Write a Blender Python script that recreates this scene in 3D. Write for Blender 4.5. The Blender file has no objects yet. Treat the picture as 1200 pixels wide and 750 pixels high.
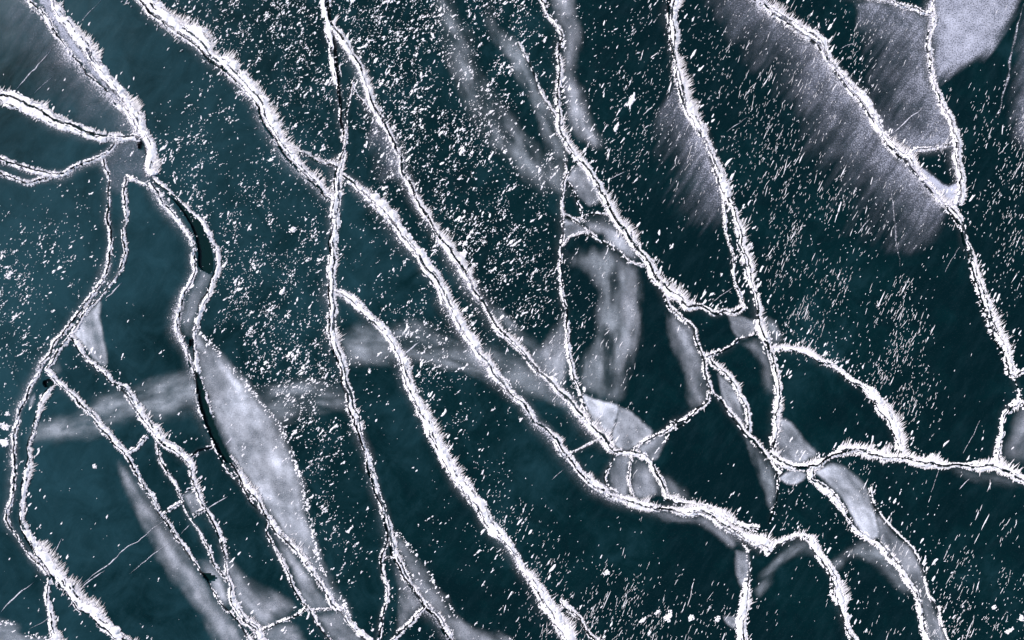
import bpy, math, random
import numpy as np
from mathutils import Vector
from mathutils.geometry import delaunay_2d_cdt

random.seed(7)
RNG = np.random.default_rng(7)
scene = bpy.context.scene

# ------------------------------------------------------------------ camera, sky, sun, exposure
S = 0.025                       # metres on the ice per photo pixel (frame is 30 m wide)
def W(x, y): return ((x - 600.0) * S, (375.0 - y) * S)

cam_d = bpy.data.cameras.new("camera")
cam_d.sensor_width = 36.0
cam_d.lens = 28.8               # 30 m of ice across the frame from 24 m up
cam_d.clip_end = 6000.0
cam = bpy.data.objects.new("camera", cam_d)
cam.location = (0, 0, 24.0)
cam.rotation_euler = (0, 0, 0)
scene.collection.objects.link(cam)
scene.camera = cam

SUN_EL, SUN_AZ = math.radians(44), math.radians(-58)     # azimuth clockwise from the top of the picture
world = bpy.data.worlds.new("World"); scene.world = world; world.use_nodes = True
wn = world.node_tree.nodes; wl = world.node_tree.links
wn.clear()
wo = wn.new("ShaderNodeOutputWorld"); bg = wn.new("ShaderNodeBackground"); sky = wn.new("ShaderNodeTexSky")
sky.sky_type = 'NISHITA'; sky.sun_disc = False
sky.sun_elevation = SUN_EL; sky.sun_rotation = SUN_AZ
sky.air_density = 1.0; sky.dust_density = 0.4; sky.ozone_density = 1.0
bg.inputs[1].default_value = 0.10
wl.new(sky.outputs[0], bg.inputs[0]); wl.new(bg.outputs[0], wo.inputs[0])

sun_d = bpy.data.lights.new("sun", 'SUN'); sun_d.energy = 3.6; sun_d.angle = math.radians(1.0)
sun_d.color = (1.0, 0.95, 0.92)
sun = bpy.data.objects.new("sun", sun_d)
sv = Vector((math.sin(SUN_AZ) * math.cos(SUN_EL), math.cos(SUN_AZ) * math.cos(SUN_EL), math.sin(SUN_EL)))
sun.rotation_euler = (-sv).to_track_quat('-Z', 'Y').to_euler()
sun.location = (0, 0, 40)
scene.collection.objects.link(sun)

vs = scene.view_settings
vs.view_transform = 'Standard'; vs.look = 'None'; vs.exposure = 0.42; vs.gamma = 1.0; vs.use_curve_mapping = False
scene.render.engine = 'CYCLES'
scene.cycles.max_bounces = 6; scene.cycles.transparent_max_bounces = 24

# ------------------------------------------------------------------ small helpers
COL = scene.collection
def link(name, data, parent=None, mat=None, **props):
    o = bpy.data.objects.new(name, data); COL.objects.link(o)
    if parent is not None: o.parent = parent
    if mat is not None: data.materials.append(mat)
    for k, v in props.items(): o[k] = v
    return o

def mesh_np(name, verts, faces, cover=None, smooth=False):
    verts = np.asarray(verts, np.float32).reshape(-1, 3); faces = np.asarray(faces, np.int32)
    n, k = faces.shape
    me = bpy.data.meshes.new(name)
    me.vertices.add(len(verts)); me.vertices.foreach_set("co", verts.ravel())
    me.loops.add(n * k); me.loops.foreach_set("vertex_index", faces.ravel())
    me.polygons.add(n); me.polygons.foreach_set("loop_start", np.arange(0, n * k, k, dtype=np.int32))
    try: me.polygons.foreach_set("loop_total", np.full(n, k, np.int32))
    except Exception: pass
    if smooth: me.polygons.foreach_set("use_smooth", np.ones(n, bool))
    if cover is not None:
        a = me.attributes.new("cover", 'FLOAT', 'POINT'); a.data.foreach_set("value", np.asarray(cover, np.float32))
    me.update(calc_edges=True); me.validate()
    return me

def _h(ix, iy, seed):
    v = np.sin(ix * 127.1 + iy * 311.7 + seed * 74.7) * 43758.5453
    return v - np.floor(v)
def noise2(x, y, seed=0):
    x = np.asarray(x, float); y = np.asarray(y, float)
    ix, iy = np.floor(x), np.floor(y); fx, fy = x - ix, y - iy
    fx = fx * fx * (3 - 2 * fx); fy = fy * fy * (3 - 2 * fy)
    a = _h(ix, iy, seed); b = _h(ix + 1, iy, seed); c = _h(ix, iy + 1, seed); d = _h(ix + 1, iy + 1, seed)
    return (a * (1 - fx) + b * fx) * (1 - fy) + (c * (1 - fx) + d * fx) * fy
def noise1(x, seed=0): return noise2(x, np.zeros_like(np.asarray(x, float)) + 0.37, seed)
def fbm2(x, y, seed=0, o=3):
    r = 0; a = 0.5; t = 0
    for i in range(o):
        r = r + a * noise2(x * 2 ** i, y * 2 ** i, seed + i * 13); t += a; a *= 0.5
    return r / t
def sstep(a, b, x):
    t = np.clip((x - a) / (b - a), 0, 1); return t * t * (3 - 2 * t)

def smooth_poly(pts, step):
    """Catmull-Rom through pts, resampled every `step` pixels."""
    P = np.array(pts, float)
    if len(P) == 2: dense = P[0] + (P[1] - P[0]) * np.linspace(0, 1, 40)[:, None]
    else:
        Q = np.vstack([2 * P[0] - P[1], P, 2 * P[-1] - P[-2]]); out = []
        for i in range(1, len(Q) - 2):
            p0, p1, p2, p3 = Q[i - 1], Q[i], Q[i + 1], Q[i + 2]
            t = np.linspace(0, 1, 24, endpoint=False)[:, None]
            out.append(0.5 * (2 * p1 + (p2 - p0) * t + (2 * p0 - 5 * p1 + 4 * p2 - p3) * t ** 2 + (3 * p1 - p0 - 3 * p2 + p3) * t ** 3))
        dense = np.vstack(out + [P[-1:]])
    d = np.r_[0, np.cumsum(np.hypot(*np.diff(dense, axis=0).T))]
    n = max(3, int(d[-1] / step) + 1); s = np.linspace(0, d[-1], n)
    return np.c_[np.interp(s, d, dense[:, 0]), np.interp(s, d, dense[:, 1])], s

def normals(P):
    """unit left normals (photo pixels, y down): for travel down the left side is the east side."""
    T = np.gradient(P, axis=0); T /= np.maximum(np.hypot(T[:, 0], T[:, 1]), 1e-6)[:, None]
    return np.c_[T[:, 1], -T[:, 0]], T

# ------------------------------------------------------------------ materials
def new_mat(name):
    m = bpy.data.materials.new(name); m.use_nodes = True
    return m, m.node_tree.nodes, m.node_tree.links, m.node_tree.nodes["Principled BSDF"]
def N(ns, typ, **kw):
    n = ns.new(typ)
    for k, v in kw.items():
        if hasattr(n, k): setattr(n, k, v)
        else: n.inputs[k].default_value = v
    return n
def ramp(ns, stops):
    r = ns.new("ShaderNodeValToRGB"); e = r.color_ramp.elements
    while len(e) < len(stops): e.new(0.5)
    for el, (p, c) in zip(e, stops):
        el.position = p; el.color = c if len(c) == 4 else (*c, 1)
    return r

def mat_ice():
    m, ns, ls, p = new_mat("dark_lake_ice")
    tc = ns.new("ShaderNodeTexCoord")
    # cloudiness frozen into the ice: broad fields; base colour also set lighter towards the west
    n1 = N(ns, "ShaderNodeTexNoise", Scale=0.17, Detail=4.0, Roughness=0.55, Distortion=0.4); ls.new(tc.outputs["Object"], n1.inputs["Vector"])
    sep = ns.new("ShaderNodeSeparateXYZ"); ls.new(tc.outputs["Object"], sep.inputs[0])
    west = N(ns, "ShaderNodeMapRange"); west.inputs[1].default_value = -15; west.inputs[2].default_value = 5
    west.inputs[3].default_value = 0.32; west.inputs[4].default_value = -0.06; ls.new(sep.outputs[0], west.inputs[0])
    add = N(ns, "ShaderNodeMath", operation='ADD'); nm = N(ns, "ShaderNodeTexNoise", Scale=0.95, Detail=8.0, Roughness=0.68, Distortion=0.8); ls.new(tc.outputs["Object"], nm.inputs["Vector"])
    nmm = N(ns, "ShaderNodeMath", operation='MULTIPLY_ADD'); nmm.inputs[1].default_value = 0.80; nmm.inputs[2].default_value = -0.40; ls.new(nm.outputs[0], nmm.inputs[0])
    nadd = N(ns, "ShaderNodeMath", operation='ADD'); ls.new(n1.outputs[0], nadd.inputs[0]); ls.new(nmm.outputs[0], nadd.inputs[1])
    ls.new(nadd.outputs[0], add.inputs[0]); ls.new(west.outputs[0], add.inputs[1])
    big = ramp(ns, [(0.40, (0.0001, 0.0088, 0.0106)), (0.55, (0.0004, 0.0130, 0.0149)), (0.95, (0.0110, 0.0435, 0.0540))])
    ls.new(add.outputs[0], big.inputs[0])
    # small bubbles / wisps
    mp = N(ns, "ShaderNodeMapping"); mp.inputs["Scale"].default_value = (0.38, 1.2, 1.0)
    mr = N(ns, "ShaderNodeMapping"); mr.inputs["Rotation"].default_value = (0, 0, math.radians(-56))
    ls.new(tc.outputs["Object"], mr.inputs[0]); ls.new(mr.outputs[0], mp.inputs[0])
    n2 = N(ns, "ShaderNodeTexNoise", Scale=2.6, Detail=6.0, Roughness=0.7); ls.new(mp.outputs[0], n2.inputs["Vector"])
    wis = ramp(ns, [(0.48, (0, 0, 0)), (0.78, (1, 1, 1))]); ls.new(n2.outputs[0], wis.inputs[0])
    n3 = N(ns, "ShaderNodeTexNoise", Scale=34.0, Detail=2.0, Roughness=0.6); ls.new(tc.outputs["Object"], n3.inputs["Vector"])
    gr = ramp(ns, [(0.60, (0, 0, 0)), (0.76, (1, 1, 1))]); ls.new(n3.outputs[0], gr.inputs[0])
    mx = N(ns, "ShaderNodeMixRGB", blend_type='ADD'); mx.inputs[2].default_value = (0.004, 0.009, 0.011, 1)
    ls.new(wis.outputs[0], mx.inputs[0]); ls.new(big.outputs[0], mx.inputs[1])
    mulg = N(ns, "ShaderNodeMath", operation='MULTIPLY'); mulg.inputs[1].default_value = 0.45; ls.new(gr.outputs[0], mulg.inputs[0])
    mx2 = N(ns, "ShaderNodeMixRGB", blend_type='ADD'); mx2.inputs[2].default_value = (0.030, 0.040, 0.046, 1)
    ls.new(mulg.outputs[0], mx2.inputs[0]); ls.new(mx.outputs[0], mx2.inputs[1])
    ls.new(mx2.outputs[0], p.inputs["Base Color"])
    p.inputs["IOR"].default_value = 1.31
    rr = N(ns, "ShaderNodeMapRange"); rr.inputs[3].default_value = 0.05; rr.inputs[4].default_value = 0.16; ls.new(n2.outputs[0], rr.inputs[0]); ls.new(rr.outputs[0], p.inputs["Roughness"])
    b = N(ns, "ShaderNodeBump", Strength=0.12, Distance=0.02); ls.new(n2.outputs[0], b.inputs["Height"]); ls.new(b.outputs[0], p.inputs["Normal"])
    return m

def mat_water():
    m, ns, ls, p = new_mat("open_lake_water")
    p.inputs["Base Color"].default_value = (0.0010, 0.0130, 0.0120, 1); p.inputs["Roughness"].default_value = 0.06; p.inputs["IOR"].default_value = 1.33
    return m

def mat_snow():
    m, ns, ls, p = new_mat("wind_packed_snow")
    tc = ns.new("ShaderNodeTexCoord")
    n = N(ns, "ShaderNodeTexNoise", Scale=9.0, Detail=5.0, Roughness=0.65); ls.new(tc.outputs["Object"], n.inputs["Vector"])
    r = ramp(ns, [(0.30, (0.80, 0.75, 0.79)), (0.52, (0.93, 0.89, 0.90))]); ls.new(n.outputs[0], r.inputs[0]); ls.new(r.outputs[0], p.inputs["Base Color"])
    p.inputs["Roughness"].default_value = 0.75; p.inputs["Specular IOR Level"].default_value = 0.25
    return m

def mat_cover(name, col_a, col_b, nscale, detail, gain, stipple, rough, dither=0.0):
    """frost or cloudy ice whose thickness (cover) thins out towards its rim"""
    m, ns, ls, p = new_mat(name)
    tc = ns.new("ShaderNodeTexCoord"); at = N(ns, "ShaderNodeAttribute", attribute_name="cover")
    n = N(ns, "ShaderNodeTexNoise", Scale=nscale, Detail=detail, Roughness=0.62, Distortion=0.3); ls.new(tc.outputs["Object"], n.inputs["Vector"])
    g = N(ns, "ShaderNodeTexNoise", Scale=26.0, Detail=4.0, Roughness=0.75); ls.new(tc.outputs["Object"], g.inputs["Vector"])
    c = N(ns, "ShaderNodeMixRGB"); c.inputs[1].default_value = (*col_a, 1); c.inputs[2].default_value = (*col_b, 1)
    ls.new(n.outputs[0], c.inputs[0]); ls.new(c.outputs[0], p.inputs["Base Color"]); p.inputs["Roughness"].default_value = rough
    p.inputs["Specular IOR Level"].default_value = 0.3
    # alpha = cover * (1 + gain*(noise-.5)) + stipple*(grain-.5)*cover
    a1 = N(ns, "ShaderNodeMapRange"); a1.inputs[1].default_value = 0.25; a1.inputs[2].default_value = 0.75
    a1.inputs[3].default_value = 1 - gain; a1.inputs[4].default_value = 1 + gain; a1.clamp = True; ls.new(n.outputs[0], a1.inputs[0])
    a2 = N(ns, "ShaderNodeMapRange"); a2.inputs[1].default_value = 0.33; a2.inputs[2].default_value = 0.67
    a2.inputs[3].default_value = 1 - stipple; a2.inputs[4].default_value = 1 + stipple; ls.new(g.outputs[0], a2.inputs[0])
    m1 = N(ns, "ShaderNodeMath", operation='MULTIPLY'); ls.new(a1.outputs[0], m1.inputs[0]); ls.new(a2.outputs[0], m1.inputs[1])
    m2 = N(ns, "ShaderNodeMath", operation='MULTIPLY', use_clamp=True); ls.new(m1.outputs[0], m2.inputs[0]); ls.new(at.outputs["Fac"], m2.inputs[1])
    if dither > 0:
        # loose grains: the thinner the cover, the fewer grains stand out of the grain noise
        d1 = N(ns, "ShaderNodeMath", operation='MULTIPLY_ADD'); d1.inputs[1].default_value = 2.6; d1.inputs[2].default_value = -1.72; ls.new(g.outputs[0], d1.inputs[0])
        d2 = N(ns, "ShaderNodeMath", operation='MULTIPLY_ADD'); d2.inputs[1].default_value = 1.5; ls.new(m2.outputs[0], d2.inputs[0]); ls.new(d1.outputs[0], d2.inputs[2])
        d3 = N(ns, "ShaderNodeMath", operation='MULTIPLY', use_clamp=True); d3.inputs[1].default_value = 3.0; ls.new(d2.outputs[0], d3.inputs[0])
        d4 = N(ns, "ShaderNodeMapRange"); d4.inputs[2].default_value = 0.12; ls.new(at.outputs["Fac"], d4.inputs[0])
        d5 = N(ns, "ShaderNodeMath", operation='MULTIPLY'); ls.new(d3.outputs[0], d5.inputs[0]); ls.new(d4.outputs[0], d5.inputs[1])
        d6 = N(ns, "ShaderNodeMix"); d6.inputs[0].default_value = dither; ls.new(m2.outputs[0], d6.inputs[2]); ls.new(d5.outputs[0], d6.inputs[3])
        ls.new(d6.outputs[0], p.inputs["Alpha"])
    else:
        ls.new(m2.outputs[0], p.inputs["Alpha"])
    return m

ICE, WATER, SNOW = mat_ice(), mat_water(), mat_snow()
POWDER = mat_cover("powder_snow_film", (0.62, 0.60, 0.68), (0.82, 0.79, 0.84), 6.0, 5.0, 0.55, 0.60, 0.8, 0.62)
MILKY = mat_cover("cloudy_white_ice", (0.48, 0.52, 0.60), (0.84, 0.83, 0.89), 1.5, 6.0, 0.50, 0.30, 0.45)
DEEP = mat_cover("deep_cloudy_ice", (0.38, 0.42, 0.47), (0.58, 0.61, 0.66), 1.3, 7.0, 0.60, 0.25, 0.30)
FROST = mat_cover("granular_frost", (0.44, 0.45, 0.56), (0.66, 0.66, 0.75), 2.2, 6.0, 0.45, 0.60, 0.8, 0.30)

# ------------------------------------------------------------------ the cracks, traced on the ice
# (label, points, snow width on the NE side, on the SW side, fissures [(offset, half width)], spikes, halo, extra)
CR = []
def crack(label, pts, wl_, wr, fis=((0, 0.8),), spike=1.0, halo=0.45, hw=14, fill=1.0, wprof=None):
    CR.append(dict(label=label, pts=pts, wl=wl_, wr=wr, fis=fis, spike=spike, halo=halo, hw=hw, fill=fill, wprof=wprof))

# upper left
crack("thin western strand of the paired snow cracks entering the top left corner",
      [(33,0),(49,16),(64,37),(80,60),(101,85),(120,105),(144,128),(160,149),(170,161)], 4, 4.5, ((1,0.8),), 0.3, 0.7, 24)
crack("bold spiky eastern strand of the paired snow cracks entering the top left corner",
      [(61,0),(69,16),(84,37),(102,59),(120,85),(140,110),(153,129),(163,149),(172,165),(177,181),(175,197),(177,206)], 6.8, 5, ((-6,0.8),), 1.3, 0.8, 11)
crack("thick white crack running from the left edge to the junction with a small dark hole",
      [(0,116),(16,120),(40,131),(67,143),(93,153),(120,160),(144,162),(165,163)], 7.5, 8, ((2.5,1.1),), 0.8, 0.6, 13, 1.0, [(0,1.5),(0.35,1),(0.75,.7),(1,.45)])
crack("sagging upper strand of the curved double crack below the thick left edge crack",
      [(0,186),(19,194),(40,201),(58,205),(72,204),(93,193),(117,183),(133,171),(135,160)], 3.2, 3.6, ((0.5,0.7),), 0.3, 0.55, 13, 1.0, [(0,1.4),(0.5,1),(1,.6)])
crack("lower strand of the curved double crack at the left edge, merging into the upper one",
      [(0,203),(16,210),(36,214),(50,211),(60,207)], 3, 3.2, ((0,0.7),), 0.3, 0.5, 10)
crack("slender crack dropping from the sagging double crack and bending to the left edge",
      [(119,181),(125,201),(128,228),(127,255),(128,281),(126,308),(115,335),(99,356),(80,379),(64,402),(48,429),(32,461),(21,487),(16,511),(17,541),(17,560),(14,582),(9,608),(19,630),(35,649),(51,665),(57,676)], 2.6, 3.0, ((0.5,0.6),), 0.45, 0.5, 12)
crack("crack beside the slender one, peaking in a sharp corner west of the open water",
      [(176,219),(163,213),(150,207),(147,214),(147,233),(146,265),(145,295),(139,319),(125,337),(109,356),(92,378),(80,394),(64,416),(54,433)], 2.8, 2.8, ((0,0.6),(-2.6,0.5)), 0.4, 0.4, 10)
crack("western snowy bank of the dark open water lead",
      [(176,214),(187,233),(203,249),(213,263),(224,281),(228,299),(226,317),(219,337),(212,356),(209,378),(210,392),(217,409),(226,434),(231,458),(236,485),(244,506),(252,525)], 2.2, 3.6, ((1.0,0.5),), 0.5, 0.6, 14)
crack("eastern bright bank of the dark open water lead",
      [(177,208),(187,218),(203,230),(219,243),(235,262),(246,279),(252,297),(252,321),(242,345),(233,367),(228,383),(227,396),(229,415),(231,436)], 3.4, 2.4, ((-1.5,0.6),), 0.7, 0.45, 9)
crack("narrow black lead along the western side of the big pale lens",
      [(229,437),(235,458),(240,477),(247,498),(256,522),(266,537)], 5.6, 5.0, ((0,3.9),), 0.5, 0.35, 9, 0.75)
crack("snowy crack continuing below the black lead along the pale lens to the bottom edge",
      [(267,537),(275,549),(287,566),(299,580),(311,602),(321,619),(335,633),(348,648),(361,666),(375,686),(389,704),(395,714),(407,726),(420,739),(430,751)], 4.2, 3.4, ((-1.0,0.7),), 0.7, 0.4, 9)
crack("thin line hugging the western side of the crack below the black lead",
      [(252,526),(264,546),(280,566),(296,590),(309,605)], 1.3, 1.3, ((0.2,0.6),), 0.2, 0.3, 6)
crack("side branch enclosing a grey sliver left of the lens crack near the bottom",
      [(313,611),(312,621),(321,641),(334,662),(344,689),(357,710),(369,723),(379,739),(387,751)], 2.6, 2.2, ((0,0.6),), 0.4, 0.35, 8)
crack("short bridge closing the foot of the grey sliver beside the lens crack",
      [(361,714),(374,716),(390,712)], 1.8, 1.8, ((0,0.5),), 0.4, 0.3, 6)
crack("oblique crack linking the grey sliver to the ladder cracks at the bottom",
      [(360,712),(344,721),(327,731),(312,737),(300,742)], 2.8, 2.6, ((0.6,0.7),), 0.4, 0.3, 8)
# second long crack
crack("broad spiky snow crack from the top edge bending down to the vertical crack",
      [(163,0),(173,10),(200,31),(227,51),(253,75),(280,97),(300,122),(315,150),(329,172),(340,188),(355,203),(372,220),(389,236)], 15, 4.0, ((-0.5,1.1),(6,0.6)), 1.15, 0.55, 16, 1.0, [(0,1.15),(0.25,1.05),(0.55,.85),(0.72,.6),(1,.38)])
crack("short oblique crack joining the broad spiky crack to the vertical crack",
      [(333,171),(346,176),(360,182),(375,189),(388,194),(398,198)], 3.6, 2.2, ((-0.5,0.8),), 0.9, 0.35, 9)
# vertical crack
crack("top of the vertical crack with a dark fissure and a wedge of black ice",
      [(381,0),(384,12),(386,28),(387,43),(392,69),(397,101),(399,130),(400,149),(402,166)], 2.6, 3.6, ((1.2,1.7),), 0.5, 0.45, 10, 1.0, [(0,2.0),(0.5,2.0),(0.58,1.6),(0.66,.5),(0.9,.5),(1,.9)])
crack("right side of the black ice wedge, a thin snowy line",
      [(414,95),(411,100),(409,120),(406,142),(404,160),(402,176),(399,192)], 2.4, 1.6, ((-0.4,0.6),), 0.4, 0.3, 7)
crack("snow filled crack slanting from the vertical crack above the black ice wedge",
      [(387,28),(398,42),(407,56),(420,77),(427,98),(437,122),(446,142),(457,160),(466,181),(472,201),(484,228),(497,247),(513,273),(527,295),(545,321),(559,345),(571,366),(585,386),(600,401),(617,420),(635,440),(653,457),(672,475),(688,494),(704,511),(716,525)], 4.2, 5.0, ((0.8,1.0),), 1.0, 0.6, 17, 1.0, [(0,1.2),(0.16,1.0),(0.25,.7),(0.33,.75),(0.5,1.3),(0.62,1.0),(0.72,.8),(1,1.2)])
crack("short snow wedge line beside the black ice wedge",
      [(411,99),(418,108),(426,118),(434,128),(442,138)], 2.0, 1.0, ((-0.4,0.6),), 0.4, 0.3, 7)
crack("long vertical double crack falling through the picture left of its middle",
      [(401,180),(398,196),(394,220),(392,239),(391,265),(389,292),(388,319),(388,345),(388,372),(392,402),(399,429),(406,458),(414,485),(422,514),(431,541),(438,567),(443,582),(451,603),(456,627),(463,649),(473,673),(484,691),(497,707),(511,721),(525,742),(533,753)], 5.8, 5.6, ((-2.4,0.9),(2.6,0.6)), 0.6, 0.55, 15, 0.93, [(0,.8),(0.1,1.05),(0.3,1.05),(0.5,1.0),(0.65,.85),(1,.75)])
crack("thin branch splitting off the foot of the vertical double crack",
      [(454,630),(449,650),(448,664),(452,689),(450,721),(444,751)], 2.3, 1.9, ((0,0.6),), 0.4, 0.3, 7)
crack("tiny bridge between the vertical double crack and its thin branch",
      [(449,657),(456,654),(464,653)], 1.4, 1.4, ((0,0.4),), 0.3, 0.3, 5)
crack("double spur from the foot of the vertical crack down to the bottom edge",
      [(500,709),(490,720),(480,729),(470,739),(462,751)], 3.4, 3.2, ((0,0.9),), 0.5, 0.35, 9)
# long diagonals
crack("long feathery diagonal crack from the vertical crack to the lower right junction",
      [(399,204),(417,217),(436,236),(457,257),(476,281),(492,303),(511,329),(524,353),(535,377),(547,397),(560,414),(574,432),(588,449),(602,465),(618,482),(638,504),(659,527),(677,550),(692,567),(709,576),(727,584),(747,590),(771,595),(797,601),(824,602),(845,614),(861,623),(883,634),(900,643)], 6.0, 5.6, ((0.4,0.7),(-4.5,0.5)), 0.7, 0.65, 16, 1.0, [(0,1.25),(0.25,1.15),(0.4,.95),(0.55,.75),(0.7,.9),(0.85,1.05),(1,1.2)])
crack("upper strand of the feathery diagonal near the lower right junction",
      [(778,583),(803,589),(827,594),(848,603),(867,614),(888,621)], 4.0, 4.6, ((-1.8,0.9),), 0.9, 0.4, 10)
crack("bold white diagonal crack starting at the vertical crack and reaching the bottom edge",
      [(391,341),(402,345),(412,351),(428,366),(448,388),(464,410),(475,439),(487,469),(498,491),(511,518),(526,545),(545,571),(566,601),(583,625),(603,650),(621,675),(637,699),(651,721),(665,750)], 6.0, 6.4, ((-2.2,0.4),), 1.0, 0.6, 14, 1.0, [(0,.75),(0.2,.85),(0.5,1.1),(0.8,1.25),(1,1.25)])
crack("snowy offshoot on the east side of the bold diagonal at the bottom",
      [(655,704),(668,716),(682,730),(692,744),(700,752)], 4.2, 3, ((-1,0.8),), 0.9, 0.4, 9, 0.8)
# centre top
crack("jagged crack entering at the top edge beside a pale band right of the middle",
      [(632,0),(640,13),(650,26),(656,40),(655,54),(655,80),(652,101),(653,118),(655,142),(659,163),(669,178),(681,190),(694,208),(707,233),(720,256),(733,275),(747,293),(760,313),(773,332),(786,346),(797,351),(806,361),(820,359),(836,367),(850,363),(862,367),(872,360)], 5.0, 3.4, ((1.2,0.9),), 1.0, 0.35, 10, 0.95, [(0,.8),(0.12,.5),(0.2,.8),(0.35,.75),(0.45,1.2),(0.75,1.35),(1,1.1)])
crack("short zigzag branch joining the jagged crack below the pale band",
      [(606,50),(613,62),(624,88),(637,112),(651,137)], 2.4, 1.6, ((-0.8,0.6),), 0.6, 0.3, 7)
crack("thin vertical crack dropping from the jagged crack to the refrozen slab",
      [(662,172),(663,196),(661,207),(658,233),(659,260),(657,287),(657,313),(658,345),(663,372),(665,402),(669,429),(676,453),(684,480),(692,497)], 3.0, 2.6, ((0.8,0.6),), 0.6, 0.35, 9, 1.0, [(0,.5),(0.1,.7),(0.5,.9),(0.75,1.4),(1,1.2)])
crack("tiny curved crack inside the rubble west of the jagged crack",
      [(663,211),(672,224),(679,239),(681,254)], 1.3, 1.0, ((0,0.5),), 0.4, 0.2, 5)
crack("tiny level crack across the rubble between the thin vertical and the jagged crack",
      [(661,262),(672,257),(683,256),(696,251),(716,254)], 1.6, 1.3, ((0.3,0.5),), 0.5, 0.25, 6)
crack("fissure slanting through the rubble with small white blocks",
      [(660,251),(677,261),(691,272),(707,284),(725,296),(741,308),(756,313)], 1.9, 1.9, ((0,0.9),), 0.6, 0.25, 7, 0.8)
crack("little hooked crack at the foot of the rubble",
      [(660,289),(672,277),(691,272)], 1.3, 1.1, ((0,0.4),), 0.4, 0.2, 5)
# chain of blocks centre right
crack("crack bounding the string of pale blocks from the jagged crack down to the star junction",
      [(771,333),(781,353),(797,374),(811,384),(816,402),(824,421),(827,440),(833,459),(845,471),(859,487),(872,506),(888,525),(902,540)], 3.0, 2.8, ((-0.5,0.9),), 0.6, 0.35, 9)
crack("outer line of the narrow pale lozenge above the star junction",
      [(827,419),(840,431),(856,447),(867,464),(873,483),(876,507)], 3.2, 2.8, ((0.3,0.5),), 0.7, 0.35, 8)
crack("short oblique bridge between the lozenge and the crack beside it",
      [(827,419),(845,410),(865,400),(884,393)], 2.8, 2.4, ((0,0.6),), 0.7, 0.3, 7)
crack("angled link from the string of blocks to the refrozen slab",
      [(830,459),(829,471),(815,481),(800,490),(784,501),(765,512),(750,520),(738,530)], 2.6, 2.2, ((0.4,0.7),), 0.4, 0.3, 7)
crack("short twin line under the angled link",
      [(808,491),(797,499),(785,503),(776,507)], 1.5, 1.3, ((0,0.5),), 0.4, 0.25, 5)
crack("snowy rim crack under the refrozen slab",
      [(700,513),(710,521),(721,529),(739,531),(752,536),(764,543),(768,554),(774,570),(781,584)], 4.2, 3.6, ((1.5,0.8),), 0.5, 0.4, 9)
crack("first short rung below the refrozen slab",
      [(720,531),(712,548),(709,563),(716,573),(729,584)], 1.7, 1.5, ((0,0.5),), 0.4, 0.3, 6)
crack("second short rung below the refrozen slab",
      [(740,530),(737,550),(737,568),(741,582)], 1.9, 1.7, ((0,0.5),), 0.4, 0.3, 6)
crack("thin connecting crack running west from the refrozen slab",
      [(664,534),(675,529),(686,523),(700,515)], 1.4, 1.3, ((0,0.4),), 0.4, 0.3, 6)
crack("thin hook crack beside the small block right of the refrozen slab",
      [(764,542),(771,531),(777,522),(785,510)], 0.9, 0.9, ((0,0.5),), 0.3, 0.2, 5)
# right of middle
crack("feathered crack from the top edge right of the middle down to the fork",
      [(787,-2),(786,20),(787,51),(792,80),(800,107),(808,131),(820,150),(830,173),(839,199),(847,222),(851,232)], 7.0, 5.2, ((-2.6,0.9),(1.5,0.6)), 1.5, 0.5, 15, 0.97, [(0,.95),(0.5,1.0),(0.75,1.1),(1,.9)])
crack("left arm of the fork right of the middle",
      [(848,228),(850,255),(856,287),(861,319),(868,343),(873,362)], 1.6, 3.0, ((1.4,0.7),), 0.8, 0.3, 7)
crack("right arm of the fork leading down to the star junction",
      [(850,230),(862,257),(869,287),(875,313),(881,340),(887,364),(890,384),(898,405),(907,431),(910,458),(909,485),(907,510),(905,530)], 4.8, 4.6, ((1.2,0.8),(-3.5,0.4)), 1.0, 0.4, 10, 1.0, [(0,.75),(0.3,1.0),(0.5,1.35),(0.65,1.0),(1,.95)])
crack("bold white arc bulging east above the level crack",
      [(903,410),(915,409),(928,408),(943,413),(967,425),(993,442),(1015,461),(1033,479),(1046,496),(1053,514),(1056,533)], 6.0, 5.2, ((-3.5,0.4),), 1.3, 0.35, 9, 1.0, [(0,.4),(0.14,.5),(0.3,1.0),(0.7,1.2),(1,.8)])
crack("level snowy crack from the star junction to the right edge",
      [(903,533),(915,542),(934,547),(958,545),(972,537),(990,531),(1012,530),(1033,535),(1060,538),(1087,542),(1113,546),(1140,547),(1167,549),(1183,554),(1200,564)], 5.0, 5.4, ((0.2,0.8),), 0.9, 0.4, 10)
# right
crack("long frosted crack slanting down the right side from the top edge",
      [(887,0),(900,9),(917,22),(940,38),(959,52),(972,73),(993,101),(1014,128),(1032,157),(1052,181),(1071,197),(1088,220),(1110,243)], 8.0, 4.8, ((-1.4,0.9),(3.0,0.5)), 1.3, 0.85, 20, 1.0, [(0,.7),(0.3,1.1),(0.7,1.0),(0.85,.7),(1,.6)])
crack("spiky lower run of the right side crack with parallel dark lines",
      [(1110,243),(1121,257),(1130,279),(1139,303),(1145,329),(1153,353),(1161,377),(1168,395),(1176,416),(1184,438)], 6.2, 5.6, ((-2.8,0.8),(1.8,0.8)), 1.0, 0.35, 10, 0.95)
crack("short snowy spur leaving the right edge at the end of the right side crack",
      [(1183,440),(1192,440),(1202,435)], 3.4, 3, ((0,0.5),), 0.6, 0.3, 7)
crack("short crack continuing from the spur out of the right edge",
      [(1187,441),(1192,455),(1197,469),(1204,485)], 2.6, 2.6, ((0.5,0.8),), 0.5, 0.3, 7)
crack("ribbed crack dropping from the right edge to the level crack",
      [(1193,468),(1184,478),(1177,488),(1171,506),(1166,527),(1167,546)], 5.4, 3.6, ((2.6,0.5),(0,0.5)), 0.5, 0.45, 9, 0.92)
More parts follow.
